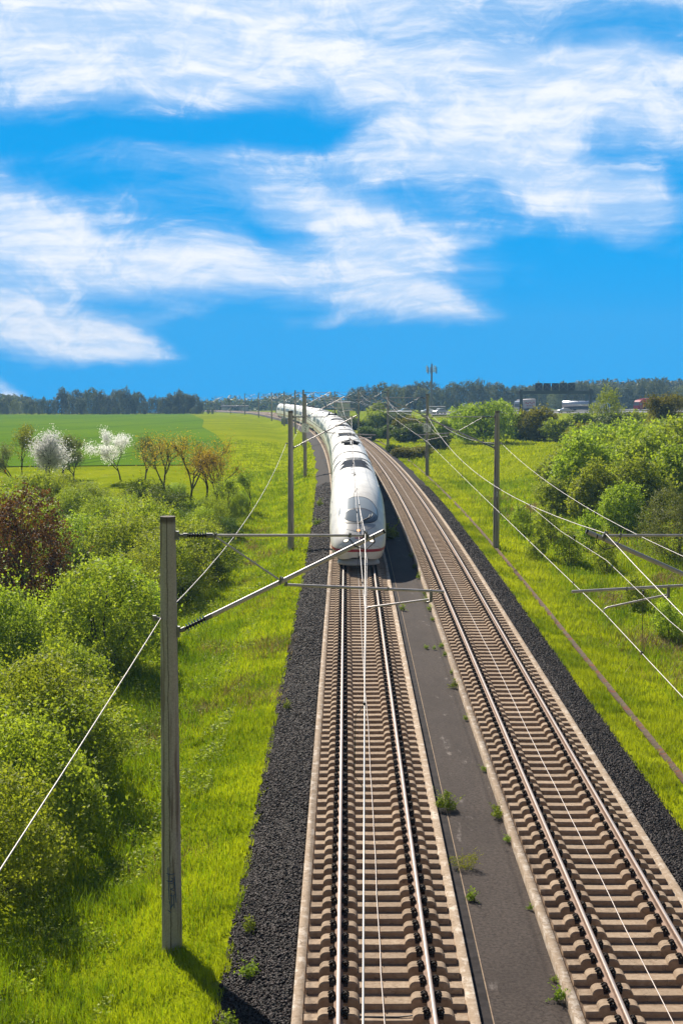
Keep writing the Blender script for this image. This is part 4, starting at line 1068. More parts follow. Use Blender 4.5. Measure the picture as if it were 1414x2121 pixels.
ORD = ['nearest', 'second', 'third', 'fourth', 'fifth', 'sixth', 'seventh', 'eighth', 'ninth', 'tenth', 'eleventh', 'twelfth']
pl = mast_proto(-1, ''); prr = mast_proto(1, '')
first_l = first_r = True
for i, Y in enumerate(SUP[1:]):
    for side in (-1, 1):
        if side < 0:
            o = pl if first_l else copy_tree(pl); first_l = False; tc = -3.86
            lb = 'nearest concrete mast on the left, with blue scribble low on its pole' if i == 0 else '%s concrete overhead line mast along the left side of the line' % ORD[i]
        else:
            o = prr if first_r else copy_tree(prr); first_r = False; tc = 4.5 + 3.86
            lb = 'nearest right mast, its arm reaching in from the right picture edge' if i == 0 else '%s concrete overhead line mast along the right side of the line' % ORD[i]
        if i == 2: lb = 'third %s mast, carrying a white kilometre board' % ('left' if side < 0 else 'right')
        o['label'] = lb
        if i == 0 and side < 0: tc -= .115; o.scale = (1.03, 1.03, 1.0)
        else: o.scale = (1, 1, 1)
        p = tp(Y, tc, -1.08); o.location = p; o.rotation_euler = (0, 0, math.atan(-hd(Y)))
M1 = pl

def text_mesh(body, size, m, align='CENTER', extrude=0.0, spacing=1.0):
    cu = bpy.data.curves.new('text', 'FONT'); cu.body = body; cu.size = size; cu.align_x = align; cu.align_y = 'CENTER'; cu.extrude = extrude; cu.space_line = spacing
    t = bpy.data.objects.new('text', cu); C.objects.link(t)
    bpy.context.view_layer.update()
    me = bpy.data.meshes.new_from_object(t.evaluated_get(bpy.context.evaluated_depsgraph_get()))
    bpy.data.objects.remove(t); me.materials.clear(); me.materials.append(m)
    return me

# kilometre boards on the third masts
for side, tc in ((-1, -3.86), (1, 8.36)):
    p = tp(157.0, tc, -1.08 + 3.62 + 1.35)
    o = empty('kilometre_board', (p.x + (.04 if side < 0 else -.04), p.y - .20, p.z), 0, 'white kilometre board reading 157 2 on the third %s mast' % ('left' if side < 0 else 'right'), 'sign', 'kilometre boards')
    b = MB(); b.box((0, 0, 0), (.72, .02, .86)); b.build('plate', M_SIGN, o)
    for s_, z_ in (('157', .19), ('2', -.2)):
        me = text_mesh(s_, .46, M_BLACK); t = link('lettering', me, o, (0, -.0125, z_)); t.rotation_euler = (R(90), 0, 0); t.scale = (.82 if len(s_) > 1 else 1, 1, 1)

# blue scribble on the nearest mast
def scribble():
    rr = random.Random(4); b = MB()
    def surf(u, z): # u: across the face seen from the camera
        rad = .19 - .022 * z / 4 + .004
        a = -math.pi / 2 + u / rad + 0.10
        return (math.cos(a) * rad, math.sin(a) * rad, z)
    strokes = [[(-.06, 1.62), (-.055, 1.45), (-.05, 1.2), (-.045, 0.98)], [(-.09, 1.50), (.0, 1.48), (.06, 1.50)], [(-.09, 1.36), (.02, 1.34)],
               [(-.02, 1.30), (.06, 1.33), (.04, 1.22), (-.02, 1.2), (.05, 1.16)], [(.06, 1.44), (.075, 1.1), (.09, .92)], [(-.03, 1.08), (.03, 1.06), (.08, 1.1)], [(-.04, .96), (-.02, .84), (.03, .9), (-.03, .80)],
               [(.0, 1.12), (.0, .88)], [(.04, 1.05), (.05, .82)], [(-.07, .78), (-.01, .74)], [(-.01, 1.42), (.03, 1.40), (.03, 1.36), (-.01, 1.36)]]
    for st in strokes:
        pts = []
        for i in range(len(st) - 1):
            for k in range(4):
                f = k / 4; pts.append(surf(st[i][0] + (st[i + 1][0] - st[i][0]) * f, st[i][1] + (st[i + 1][1] - st[i][1]) * f))
        pts.append(surf(*st[-1])); b.tube(pts, .007, 4)
    b.build('graffiti', M_BLUE, M1)
scribble()

# ------------------------------------------------------------------ wires
def span_pts(tc, z0, z1, Ya, Yb, sag, n):
    out = []
    for k in range(n + 1):
        f = k / n; Y = Ya + (Yb - Ya) * f
        # straight chord between the supports
        a, c = tp(Ya, tc + (-.85 if (Ya < 0 and abs(z0 - 5.32) > .01) else 0), z0), tp(Yb, tc, z1); p = a.lerp(c, f); p.z -= 4 * sag * f * (1 - f); out.append(p)
    return out
for tc, nm in ((0.0, 'left'), (4.5, 'right')):
    root = empty('overhead_line', tp(29.3, tc + CST, ZC), 0, 'contact wire, carrier cable and droppers hung above the %s track' % nm, 'overhead line', 'overhead lines')
    base = root.location.copy()
    bm, bcw, bst = MB(), MB(), MB(); L = lambda P: [p - base for p in P]
    mp, cp = [], []
    for i in range(len(SUP) - 2):
        Ya, Yb = SUP[i], SUP[i + 1]
        sag = .92
        m_ = span_pts(tc + CST, ZM, ZM, Ya, Yb, sag, 20); c_ = span_pts(tc + CST, ZC, ZC, Ya, Yb, 0.03, 20)
        mp += m_[(0 if i == 0 else 1):]; cp += c_[(0 if i == 0 else 1):]
        for k in range(8):
            f = (k + .5) / 8
            q_ = -.85 if Ya < 0 else 0.0; a, c = tp(Ya, tc + CST + q_, ZM), tp(Yb, tc + CST, ZM); pm = a.lerp(c, f); pm.z -= 4 * sag * f * (1 - f)
            if k in (0, 7): pm.z -= .30
            a, c = tp(Ya, tc + CST + q_, ZC), tp(Yb, tc + CST, ZC); pc = a.lerp(c, f)
            d = MB(); d.tube(L([pm, pc]), .0045, 4); d.box((pc - base), (.03, .05, .05)); d.box((pm - base), (.03, .06, .06))
            if k % 2 == 0: d.tube(L([pm, pm + Vector((-.10, 0, -.12)), pc + Vector((-.11, 0, .14)), pc]), .0045, 4)
            d.build('dropper', M_WIRED, root)
        if 0 < i < 6:
            f = 12.5 / (SUP[i + 1] - SUP[i]); a, c = tp(SUP[i], tc + CST, ZM), tp(SUP[i + 1], tc + CST, ZM); p1 = a.lerp(c, f); p1.z -= 4 * sag * f * (1 - f)
            f = 12.5 / (SUP[i] - SUP[i - 1]); a, c = tp(SUP[i], tc + CST, ZM), tp(SUP[i - 1], tc + CST + (-.85 if i == 1 else 0), ZM); p0 = a.lerp(c, f); p0.z -= 4 * sag * f * (1 - f)
            pm = tp(SUP[i], tc + CST + .03, ZS); bst.tube(L([p0, p0.lerp(pm, .5) + Vector((0, 0, -.08)), pm, p1.lerp(pm, .5) + Vector((0, 0, -.08)), p1]), .0048, 6)
    bm.tube(L(mp), .0080, 6); bcw.tube(L(cp), .0070, 6)
    bm.build('carrier_cable', M_WIRE, root); bcw.build('contact_wire', M_WIRE, root); bst.build('stitch_wire', M_WIRE, root)
for tc, lb in ((-3.86 - .26, 'return wire sagging between the left masts'), (8.36 + .26, 'return wire sagging between the right masts')):
    b = MB(); pts = []
    for i in range(len(SUP) - 2):
        pts += span_pts(tc, 5.32, 5.32, SUP[i], SUP[i + 1], .75 if i else .42, 14)[(0 if i == 0 else 1):]
    b.tube(pts, .0095, 6); tag(b.build('return_wire', M_WIRE), lb, 'wire', 'return wires on the masts')

# ------------------------------------------------------------------ the train
S_T = [0, .02, .07, .16, .30, .55, .9, 1.4, 2.1, 2.9, 3.8, 4.8, 6.0, 7.5, 9.5, 30]
W_T = [.34, .47, .64, .82, .98, 1.12, 1.225, 1.305, 1.365, 1.405, 1.435, 1.455, 1.468, 1.475, 1.475, 1.475]
ZT_T = [1.02, 1.08, 1.17, 1.28, 1.42, 1.60, 1.82, 2.08, 2.42, 2.76, 3.10, 3.41, 3.66, 3.82, 3.89, 3.89]
ZC_T = [.80, .80, .80, .81, .83, .88, .95, 1.05, 1.18, 1.30, 1.42, 1.52, 1.60, 1.66, 1.70, 1.70]
ZB_T = [.56, .52, .48, .46, .45, .44, .43, .42, .41, .40, .38, .36, .34, .34, .34, .34]
N_T = [2.2, 2.2, 2.2, 2.2, 2.2, 2.2, 2.25, 2.3, 2.35, 2.4, 2.5, 2.6, 2.7, 2.8, 2.8, 2.8]
_ss = np.concatenate([np.linspace(0, 1, 400) ** 2 * 12, [14, 20, 30]])
def _smooth(tab):
    y = np.interp(_ss, S_T, tab); k = np.ones(21) / 21
    yy = y.copy(); core = np.convolve(np.pad(y[:400], 10, mode='reflect', reflect_type='odd'), k, 'valid'); yy[:400] = core
    return yy
_W, _ZT, _ZC, _ZB, _N = [_smooth(t) for t in (W_T, ZT_T, ZC_T, ZB_T, N_T)]
def par(s): return [float(np.interp(s, _ss, a)) for a in (_W, _ZT, _ZC, _ZB, _N)]
def side_x(s, z):
    w, zt, zc, zb, n = par(s)
    if z >= zt: return 0.0
    if z >= zc: return w * (1 - ((z - zc) / (zt - zc)) ** n) ** (1 / n)
    q = (zc - z) / (zc - zb); return w * (1 - .13 * q * q)
def roof_z(s, x):
    w, zt, zc, zb, n = par(s)
    return zc + (zt - zc) * max(0.0, 1 - (abs(x) / w) ** n) ** (1 / n)
def section(s, nu=18, nl=5):
    w, zt, zc, zb, n = par(s); out = []
    for k in range(nl): q = 1 - k / nl; out.append((-w * (1 - .13 * q * q), zc - (zc - zb) * q))
    for k in range(2 * nu + 1):
        a = -math.pi / 2 + math.pi * k / (2 * nu)
        sx_, cz = math.sin(a), max(0.0, math.cos(a))
        out.append((w * math.copysign(abs(sx_) ** (2 / n), sx_), zc + (zt - zc) * cz ** (2 / n)))
    for k in range(nl): q = (k + 1) / nl; out.append((w * (1 - .13 * q * q), zc - (zc - zb) * q))
    return out


def shell(name, ss, parent, cap0=True, cap1=True):
    """car body, local y runs backwards from the nose"""
    V = []; fs = []; n = None
    for s in ss:
        sec = section(s); n = len(sec); V += [(x, s, z) for x, z in sec]
    for i in range(len(ss) - 1):
        for k in range(n - 1): fs.append((i * n + k, (i + 1) * n + k, (i + 1) * n + k + 1, i * n + k + 1))
    b = MB(); b.add(V, fs, 0, True)
    if cap0: b.add(V[:n], [tuple(range(n))], 0)
    if cap1: b.add(V[-n:], [tuple(range(n - 1, -1, -1))], 0)
    return b.build(name, M_PAINT, parent)


def roof_patch(name, fn, m, parent, nu=14, nv=22, off=.008):
    """fn(u,v) -> (s, x) on the upper surface"""
    V = []; fs = []
    for i in range(nu + 1):
        for j in range(nv + 1):
            s, x = fn(i / nu, j / nv); z = roof_z(s, x)
            e_ = .02; nx = -(roof_z(s, x + e_) - roof_z(s, x - e_)) / (2 * e_); ny = -(roof_z(s + e_, x) - roof_z(max(0, s - e_), x)) / (2 * e_)
            nn = Vector((nx, ny, 1)).normalized(); V.append((x + nn.x * off, s + nn.y * off, z + nn.z * off))
    for i in range(nu):
        for j in range(nv): a = i * (nv + 1) + j; fs.append((a, a + 1, a + nv + 2, a + nv + 1))
    b = MB(); b.add(V, fs, 0, True)
    return b.build(name, m, parent)


def side_patch(name, s0, s1, z0, z1, sg, m, parent, off=.008, ns=10, nz=5, skew=0.0):
    V = []; fs = []
    for i in range(ns + 1):
        for j in range(nz + 1):
            z = z0 + (z1 - z0) * j / nz; s = s0 + (s1 - s0) * i / ns + skew * (z - z0) * (1 - i / ns)
            V.append((sg * (side_x(s, z) + off), s, z))
    for i in range(ns):
        for j in range(nz): a = i * (nz + 1) + j; fs.append((a, a + 1, a + nz + 2, a + nz + 1))
    b = MB(); b.add(V, fs, 0, True)
    return b.build(name, m, parent)


def stripe(name, z0, z1, s1, m, parent, nose=True, s0=0.0):
    V = []
    def row(s, sg):
        V.append((sg * (side_x(s, z0) + .007), s - .007, z0)); V.append((sg * (side_x(s, z1) + .007), s - .007, z1))
    ss = [s1] + [x for x in (18, 12, 9, 7, 5.5, 4.3, 3.3, 2.5, 1.9, 1.4, 1.0, .7, .5, .35, .24, .16, .10, .06, .03, .012, .004) if s0 < x < s1]
    if not nose:
        for sg in (-1, 1):
            V.clear(); row(s0, sg); row(s1, sg); b = MB(); b.add(V, [(0, 1, 3, 2)]); b.build(name, m, parent)
        return
    for s in ss: row(s, -1)
    for s in reversed(ss): row(s, 1)
    fs = [(2 * i, 2 * i + 1, 2 * i + 3, 2 * i + 2) for i in range(len(V) // 2 - 1)]
    b = MB(); b.add(V, fs, 0, True)
    return b.build(name, m, parent)


def lamp(parent, x, z, rx, rz_, m, name='headlight', tall=False):
    s = 0.0
    while s < 5 and side_x(s, z) < abs(x) + 1e-6: s += .005
    c = Vector((x, s, z))
    e_ = .03
    ny = -(roof_z(s + e_, x) - roof_z(s, x)) / e_; nx = -(roof_z(s, x + e_) - roof_z(s, x - e_)) / (2 * e_)
    nn = Vector((nx, ny, 1)).normalized(); u = Vector((1, 0, 0)); u = (u - nn * u.dot(nn)).normalized(); v = nn.cross(u)
    def disc(rx_, rz2, off, mm, nm, par_, bulge=0.0):
        b = MB(); vs = []; N = 18
        for ring, rr_ in enumerate((1.0, .6)):
            vs += [c + nn * (off + bulge * (1 - rr_ ** 2)) + u * (rx_ * rr_ * math.cos(2 * math.pi * k / N)) + v * (rz2 * rr_ * math.sin(2 * math.pi * k / N)) for k in range(N)]
        fs = [(k, (k + 1) % N, N + (k + 1) % N, N + k) for k in range(N)] + [tuple(range(N, 2 * N))]
        b.add(vs, fs, 0, True); return b.build(nm, mm, par_)
    o = disc(rx * 1.25, rz_ * 1.25, .012, M_DARK if not tall else M_PAINTG, name, parent)
    disc(rx, rz_, .018, m, 'lamp_lens', o, .02)
    return o


def underframe(parent, s0, s1):
    b = MB(); b.box((0, (s0 + s1) / 2, .42), (2.3, s1 - s0 - .6, .30)); b.build('underframe', M_DARK, parent)
    for c in (s0 + 4.2, s1 - 3.7):
        b = MB(); b.box((0, c, .45), (2.1, 3.2, .28))
        for dy in (-1.25, 1.25):
            for sx_ in (-.76, .76): b.tube([(sx_ - .07, c + dy, .46), (sx_ + .07, c + dy, .46)], .455, 20)
        b.build('bogie', M_DARK, parent)


def roof_hatch(parent, s, w0, w1, d, m=M_ROOFG):
    """dark trapezoid on the roof, wider towards the nose"""
    return roof_patch('roof_grille', lambda u, v: (s + d * u, (w0 + (w1 - w0) * u) * (2 * v - 1)), m, parent, 4, 16, .012)


def ridge(name, parent, s, r, m, xw=1.35):
    pts = []
    for k in range(25):
        x = -xw + 2 * xw * k / 24; pts.append((x, s, roof_z(s, x) + r * .3))
    b = MB(); b.tube(pts, r, 6); return b.build(name, m, parent)


def roof_gear(parent, kind, L):
    if kind == 'pan':
        b = MB(); z = 3.92
        for x in (-.5, .5): b.tube([(x, 10.2, z), (x, 12.6, z)], .05, 6)
        for y in (10.3, 11.4, 12.5): b.tube([(-.62, y, z + .05), (.62, y, z + .05)], .045, 6)
        for x in (-.45, .45):
            for y in (10.4, 12.4): b.tube([(x, y, z - .05), (x, y, z + .28)], .075, 8)
        b.tube([(0, 12.3, z + .15), (0, 10.5, z + .42), (0, 12.0, z + .62)], .05, 6)
        b.tube([(-.85, 12.0, z + .6), (-.6, 12.0, z + .68), (.6, 12.0, z + .68), (.85, 12.0, z + .6)], .035, 6)
        b.build('pantograph', M_DARK, parent)
        ridge('roof_rib', parent, 9.6, .03, M_ROOFG); ridge('roof_rib', parent, 13.4, .03, M_ROOFG)
    if kind == 'box':
        b = MB(); b.box((-.25, 18.6, 3.98), (.5, 1.6, .26)); b.box((.35, 19.2, 3.97), (.5, 1.4, .24)); b.tube([(-.7, 18.2, 3.98), (.0, 18.9, 4.25), (.65, 18.3, 3.98)], .06, 6); b.tube([(-.7, 19.6, 3.98), (.0, 19.9, 4.2), (.65, 19.6, 3.98)], .05, 6); b.build('roof_gear', M_DARK, parent)
        q = ridge('roof_rib', parent, 19.5, .045, M_DARK); q.location = (0, -12, 0)


def end_car(parent):
    o = empty('end_car'); o.parent = parent
    L = 25.6
    ss = [0, .006, .02, .04, .07, .11, .16, .23, .32, .43, .56, .72, .9, 1.12, 1.4, 1.7, 2.05, 2.4, 2.8, 3.2, 3.7, 4.2, 4.8, 5.4, 6.1, 6.9, 7.8, 9, 12, 16, 20, L]
    shell('body', ss, o)
    # windscreen: pale upper half, dark lower half inside a dark seal
    c_s, r_s, r_x = 2.78, 1.36, .98
    def ell(r0, r1, a0, a1, k=1.0):
        def fn(u, v):
            a = a0 + (a1 - a0) * v; r = r0 + (r1 - r0) * u
            # blunt superellipse outline
            ca, sa = math.cos(a), math.sin(a); q = 1.0 / (abs(ca) ** 2.3 + abs(sa) ** 2.3) ** (1 / 2.3)
            return (c_s - r_s * r * q * ca, r_x * r * q * sa * k)
        return fn
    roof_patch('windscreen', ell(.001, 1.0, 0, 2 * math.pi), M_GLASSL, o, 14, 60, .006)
    roof_patch('windscreen_seal', ell(.985, 1.02, 0, 2 * math.pi), M_DARK, o, 1, 72, .011)
    # lower dark band (crescent) and the see-through pane
    def band(u, v):
        x = r_x * .97 * (2 * v - 1); lim = c_s - r_s * .965 * max(0, 1 - (abs(x) / r_x) ** 2.3) ** (1 / 2.3)
        up = c_s + .10 - .55 * (x / r_x) ** 2 * .55
        return (lim + (max(up, lim) - lim) * u, x)
    roof_patch('windscreen_frame', band, M_WFR, o, 8, 40, .012)
    def pane(u, v):
        x = r_x * .84 * (2 * v - 1); lim = c_s + .02 - r_s * .90 * max(0, 1 - (abs(x) / (r_x * .86)) ** 2.3) ** (1 / 2.3)
        up = c_s - .06 - .50 * (x / r_x) ** 2 * .55
        return (lim + (max(up, lim) - lim) * u, x)
    roof_patch('windscreen_pane', pane, M_GLASS, o, 8, 40, .020)
    # wiper
    b = MB(); pts = [(0.02, 1.36), (.10, 1.52), (.30, 1.72), (.52, 1.95), (.60, 2.25)]
    b.tube([(x, s, roof_z(s, x) + .05) for x, s in pts], .022, 6); b.tube([(x + .03, s, roof_z(s, x + .03) + .055) for x, s in ((.28, 1.62), (.52, 1.9), (.66, 2.2), (.70, 2.5))], .016, 5)
    b.build('wiper', M_DARK, o)
    # grey apron below the windscreen
    def apron(u, v):
        x = .84 * (2 * v - 1); q = max(0, 1 - (abs(x) / .85) ** 2.4) ** .5
        return (1.40 - .02 - .55 * q * (1 - u) + .28 * (abs(x) / .85) ** 2, x)
    roof_patch('apron', apron, M_PAINTG, o, 6, 26, .006)
    lamp(o, 0.0, 1.80, .085, .11, M_LAMPO, tall=True)
    for x in (-.62, .62): lamp(o, x, 1.35, .12, .09, M_LAMP)
    # emblem between the lamps
    s_l = .42; me = text_mesh('DB', .17, M_RED)
    t = link('emblem', me, o, (0.02, s_l - .012, roof_z(s_l, 0) + .022)); t.rotation_euler = (R(48), 0, 0); t.scale = (1.25, 1, 1)
    b = MB()
    for (c_, d_) in (((0, .10), (.36, .02)), ((0, -.10), (.36, .02)), ((-.175, 0), (.02, .2)), ((.175, 0), (.02, .2))):
        b.box((c_[0], c_[1], 0), (d_[0], d_[1], .004))
    t2 = b.build('emblem_border', M_RED, o, (0.02, s_l - .010, roof_z(s_l, 0) + .020)); t2.rotation_euler = (R(48), 0, 0)
    # coupler hatch seams
    for zz, xx in ((1.02, .66),):
        pts = []
        for k in range(31):
            x = -xx + 2 * xx * k / 30; z = zz + .17 * (1 - (abs(x) / xx) ** 4)
            s = 0
            while side_x(s, z) < abs(x) and s < 3: s += .004
            pts.append((x, s - .004, z))
        b = MB(); b.tube(pts, .007, 4); b.build('seam', M_PAINTG, o)
    for sg in (-1, 1):
        pts = []
        for k in range(16):
            s = .14 + .9 * k / 15; z = 1.15 - .55 * (k / 15) ** 1.2
            pts.append((sg * (side_x(s, z) + .003), s - .003, z))
        b = MB(); b.tube(pts, .006, 4); b.build('seam', M_PAINTG, o)
    stripe('red_stripe', .83, .965, L, M_RED, o)
    for sg in (-1, 1):
        side_patch('cab_side_window', 4.2, 5.3, 1.75, 2.3, sg, M_PAINTG, o)
        side_patch('window_band', 8.2, L - 2.6, 1.95, 2.72, sg, M_WIN, o)
        side_patch('door', 5.6, 6.6, .75, 2.8, sg, M_PAINTG, o, off=.004); side_patch('door', L - 2.0, L - .9, .75, 2.8, sg, M_PAINTG, o, off=.004)
    # front skirt with lip
    V = []; fs = []; N = 28
    for k in range(N + 1):
        a = math.pi * k / N - math.pi / 2
        for (r, z) in ((.86, .47), (.95, .36), (1.04, .22), (1.02, .16), (.80, .16)):
            V.append((r * 1.02 * math.sin(a), 1.00 - r * 1.02 * math.cos(a), z))
    for k in range(N):
        for j in range(4): fs.append((k * 5 + j, k * 5 + j + 1, (k + 1) * 5 + j + 1, (k + 1) * 5 + j))
    b = MB(); b.add(V, fs, 0, True); b.build('front_skirt', M_PAINTG, o)
    b = MB(); b.tube([(.04, .02, .60), (.04, -.05, .60)], .05, 8); b.build('coupler_hole', M_DARK, o)
    # shoulder seam lines along the roof
    for sg in (-1, 1):
        b = MB(); b.tube([(sg * 1.20, s, roof_z(s, 1.20) + .002) for s in np.linspace(9, L - .3, 12)], .012, 4); b.build('roof_seam', M_PAINTG, o)
    # aerial and roof fittings
    b = MB(); b.box((-.10, 10.6, 3.96), (.05, .22, .16)); b.box((-.10, 10.6, 3.90), (.10, .5, .03)); b.build('aerial', M_DARK, o)
    for s_ in (11.6, 14.6, 16.6):
        b = MB(); b.box((-.2, s_, 3.90), (.2, .05, .02)); b.build('roof_fitting', M_PAINTG, o)
    ridge('roof_rib', o, 17.3, .014, M_PAINTG); ridge('roof_rib', o, L - .2, .02, M_PAINTG)
    roof_hatch(o, 17.4, 1.0, .66, 3.4); roof_hatch(o, 21.0, .95, .66, 3.2); roof_hatch(o, 24.5, .5, .5, .8, M_DARK)
    underframe(o, 2.5, L)
    return o, L


def mid_car(parent, kind):
    o = empty('carriage'); o.parent = parent; L = 24.5
    V = []; S0 = 12.0
    ss = [0, .12, .5, 4, 8, 12, 16, 20, L - .5, L - .12, L]; fs = []; b = MB(); n = 0
    for i, s in enumerate(ss):
        k = .965 if i in (0, len(ss) - 1) else .99 if i in (1, len(ss) - 2) else 1.0
        sec = section(S0); n = len(sec); V += [(x * k, s, .34 + (z - .34) * (k if z > 1 else 1)) for x, z in sec]
    for i in range(len(ss) - 1):
        for j in range(n - 1): fs.append((i * n + j, (i + 1) * n + j, (i + 1) * n + j + 1, i * n + j + 1))
    b.add(V, fs, 0, True); b.add(V[:n], [tuple(range(n))]); b.add(V[-n:], [tuple(range(n - 1, -1, -1))]); b.build('body', M_PAINT, o)
    sh = empty('roof'); bpy.data.objects.remove(sh)
    fix = lambda q: [setattr(q, 'location', (0, -S0, 0)), q][1]
    for sg in (-1, 1):
        fix(side_patch('window_band', S0 + 2.6, S0 + L - 2.6, 1.95, 2.72, sg, M_WIN, o))
        fix(side_patch('door', S0 + 1.0, S0 + 2.0, .75, 2.8, sg, M_PAINTG, o, off=.004)); fix(side_patch('door', S0 + L - 2.0, S0 + L - 1.0, .75, 2.8, sg, M_PAINTG, o, off=.004))
        V2 = [(sg * (side_x(S0, .83) + .007), .1, .83), (sg * (side_x(S0, .965) + .007), .1, .965), (sg * (side_x(S0, .965) + .007), L - .1, .965), (sg * (side_x(S0, .83) + .007), L - .1, .83)]
        b = MB(); b.add(V2, [(0, 1, 2, 3)]); b.build('red_stripe', M_RED, o)
        b = MB(); b.tube([(sg * 1.20, s, roof_z(12, 1.20) + .002) for s in np.linspace(.3, L - .3, 8)], .012, 4); b.build('roof_seam', M_PAINTG, o)
    fix(ridge('roof_rib', o, S0 + .3, .02, M_PAINTG)); fix(ridge('roof_rib', o, S0 + L - .2, .02, M_PAINTG))
    if 'h' in kind:
        fix(roof_hatch(o, S0 + 9.6, 1.0, .66, 3.6)); fix(roof_hatch(o, S0 + 13.5, .92, .62, 3.2))
        for y in (4.0, 9.0): b = MB(); b.box((.1, y, 3.9), (.18, .3, .08)); b.build('roof_fitting', M_DARK, o)
    if 'p' in kind: roof_gear(o, 'pan', L)
    if 'b' in kind: roof_gear(o, 'box', L)
    underframe(o, 0.2, L)
    b = MB()
    sec = section(S0)
    V3 = [(x * .90, s, .5 + (z - .5) * .93) for s in (-.55, .02) for x, z in sec]; n = len(sec)
    b.add(V3, [(j, n + j, n + j + 1, j + 1) for j in range(n - 1)], 0, True); b.build('gangway', M_PAINTG, o)
    return o, L


NOSE_Y = 76.4
train = empty('train', tp(NOSE_Y, 0, 0), 0, 'long white high-speed train with a red stripe round its nose on the left track', 'train')
def place_car(o, Ya, Yb, flip=False):
    a, c = tp(Ya, 0), tp(Yb, 0)
    if flip: a, c = c, a
    d = (c - a).normalized(); r = d.cross(Vector((0, 0, 1))).normalized(); u = r.cross(d)
    M = Matrix(((r.x, d.x, u.x, a.x), (r.y, d.y, u.y, a.y), (r.z, d.z, u.z, a.z), (0, 0, 0, 1)))
    o.matrix_local = Matrix.Translation(-Vector(train.location)) @ M
Yp = NOSE_Y
protos = {}
seq = ['E', 'b', 'h', 'h', 'h', 'hp', 'h', 'F'] * 2
for k in seq:
    if k in ('E', 'F'):
        if 'E' not in protos: protos['E'] = end_car(train); o, L = protos['E']
        else: o = copy_tree(protos['E'][0], train); L = protos['E'][1]
        place_car(o, Yp, Yp + L, k == 'F'); Yp += L + (.55 if k == 'E' else .5)
    else:
        if k not in protos: protos[k] = mid_car(train, k); o, L = protos[k]
        else: o = copy_tree(protos[k][0], train); L = protos[k][1]
        place_car(o, Yp, Yp + L); Yp += L + .55
print('train tail at', Yp)
# ------------------------------------------------------------------ motorway: vehicles, gantry, tower, buildings
RZ = -6.28
def wheels(root, ys, w, r=.33):
    for y in ys:
        for s in (-1, 1):
            b = MB(); b.tube([(y, s * w - .1 * s, r), (y, s * w + .1 * s, r)], r, 16); o = b.build('wheel', M_TYRE, root)
            b = MB(); b.tube([(y, s * w + .09 * s, r), (y, s * w + .115 * s, r)], r * .58, 12); b.build('rim', M_SILVER, o)
def car(x, y, rzv, label, paint=M_CARW, suv=True, group='vehicles on the motorway'):
    o = empty('car', (x, y, RZ), rzv, label, 'car', group)
    h = 1.68 if suv else 1.42
    prof = [(-2.2, .30), (-2.25, .75), (-2.1, .98), (-1.75, 1.02), (-1.35, h - .08), (-.9, h), (.55, h), (1.15, 1.05), (2.0, .93), (2.25, .72), (2.25, .30)]
    b = MB(); n = len(prof); 
    rows = [[(a, s * (.88 if z < 1.0 else .70), z) for a, z in prof] for s in (-1, 1)]
    V = rows[0] + rows[1]; b.add(V, [tuple(range(n)), tuple(range(2 * n - 1, n - 1, -1))] + [(i, i + n, (i + 1) % n + n, (i + 1) % n) for i in range(n)]); b.build('body', paint, o)
    for s in (-1, 1):
        b = MB(); b.add([(-1.55, s * .80, 1.08), (.95, s * .80, 1.08), (.5, s * .716, h - .1), (-1.2, s * .716, h - .1)], [(0, 1, 2, 3)]); b.build('side_window', M_GLASS, o)
        b = MB(); b.box((2.26, s * .62, .74), (.05, .34, .16)); b.build('headlight', M_LAMP if False else M_SIGN, o)
    b = MB(); b.add([(1.16, -.66, 1.09), (1.16, .66, 1.09), (.62, .62, h - .05), (.62, -.62, h - .05)], [(0, 1, 2, 3)]); b.build('windscreen', M_GLASS, o)
    b = MB(); b.box((2.27, 0, .52), (.04, 1.1, .18)); b.build('grille', M_DARK, o)
    wheels(o, (-1.4, 1.4), .82)
    return o
def road_dir(): return math.atan2(.30, 1.0)
def on_road(px, off):
    # first guess along the road line at lateral offset off
    x = 60.0
    for _ in range(12):
        y = road_y(x) + off; x = at(px, y)
    return x, road_y(x) + off
x, y = on_road(886, -6); car(x, y, math.pi + road_dir(), 'left of two white cars on the motorway, partly behind the mast', suv=False)
x, y = on_road(910, -9); car(x, y, math.pi + .6, 'white off-road car on the motorway right of the other white car')
x, y = on_road(838, -4); car(x, y, math.pi + road_dir(), 'small white car near the low white building')
x, y = on_road(1168, -11); car(x, y, math.pi + road_dir(), 'white car low behind the bushes left of the tank truck', suv=False)

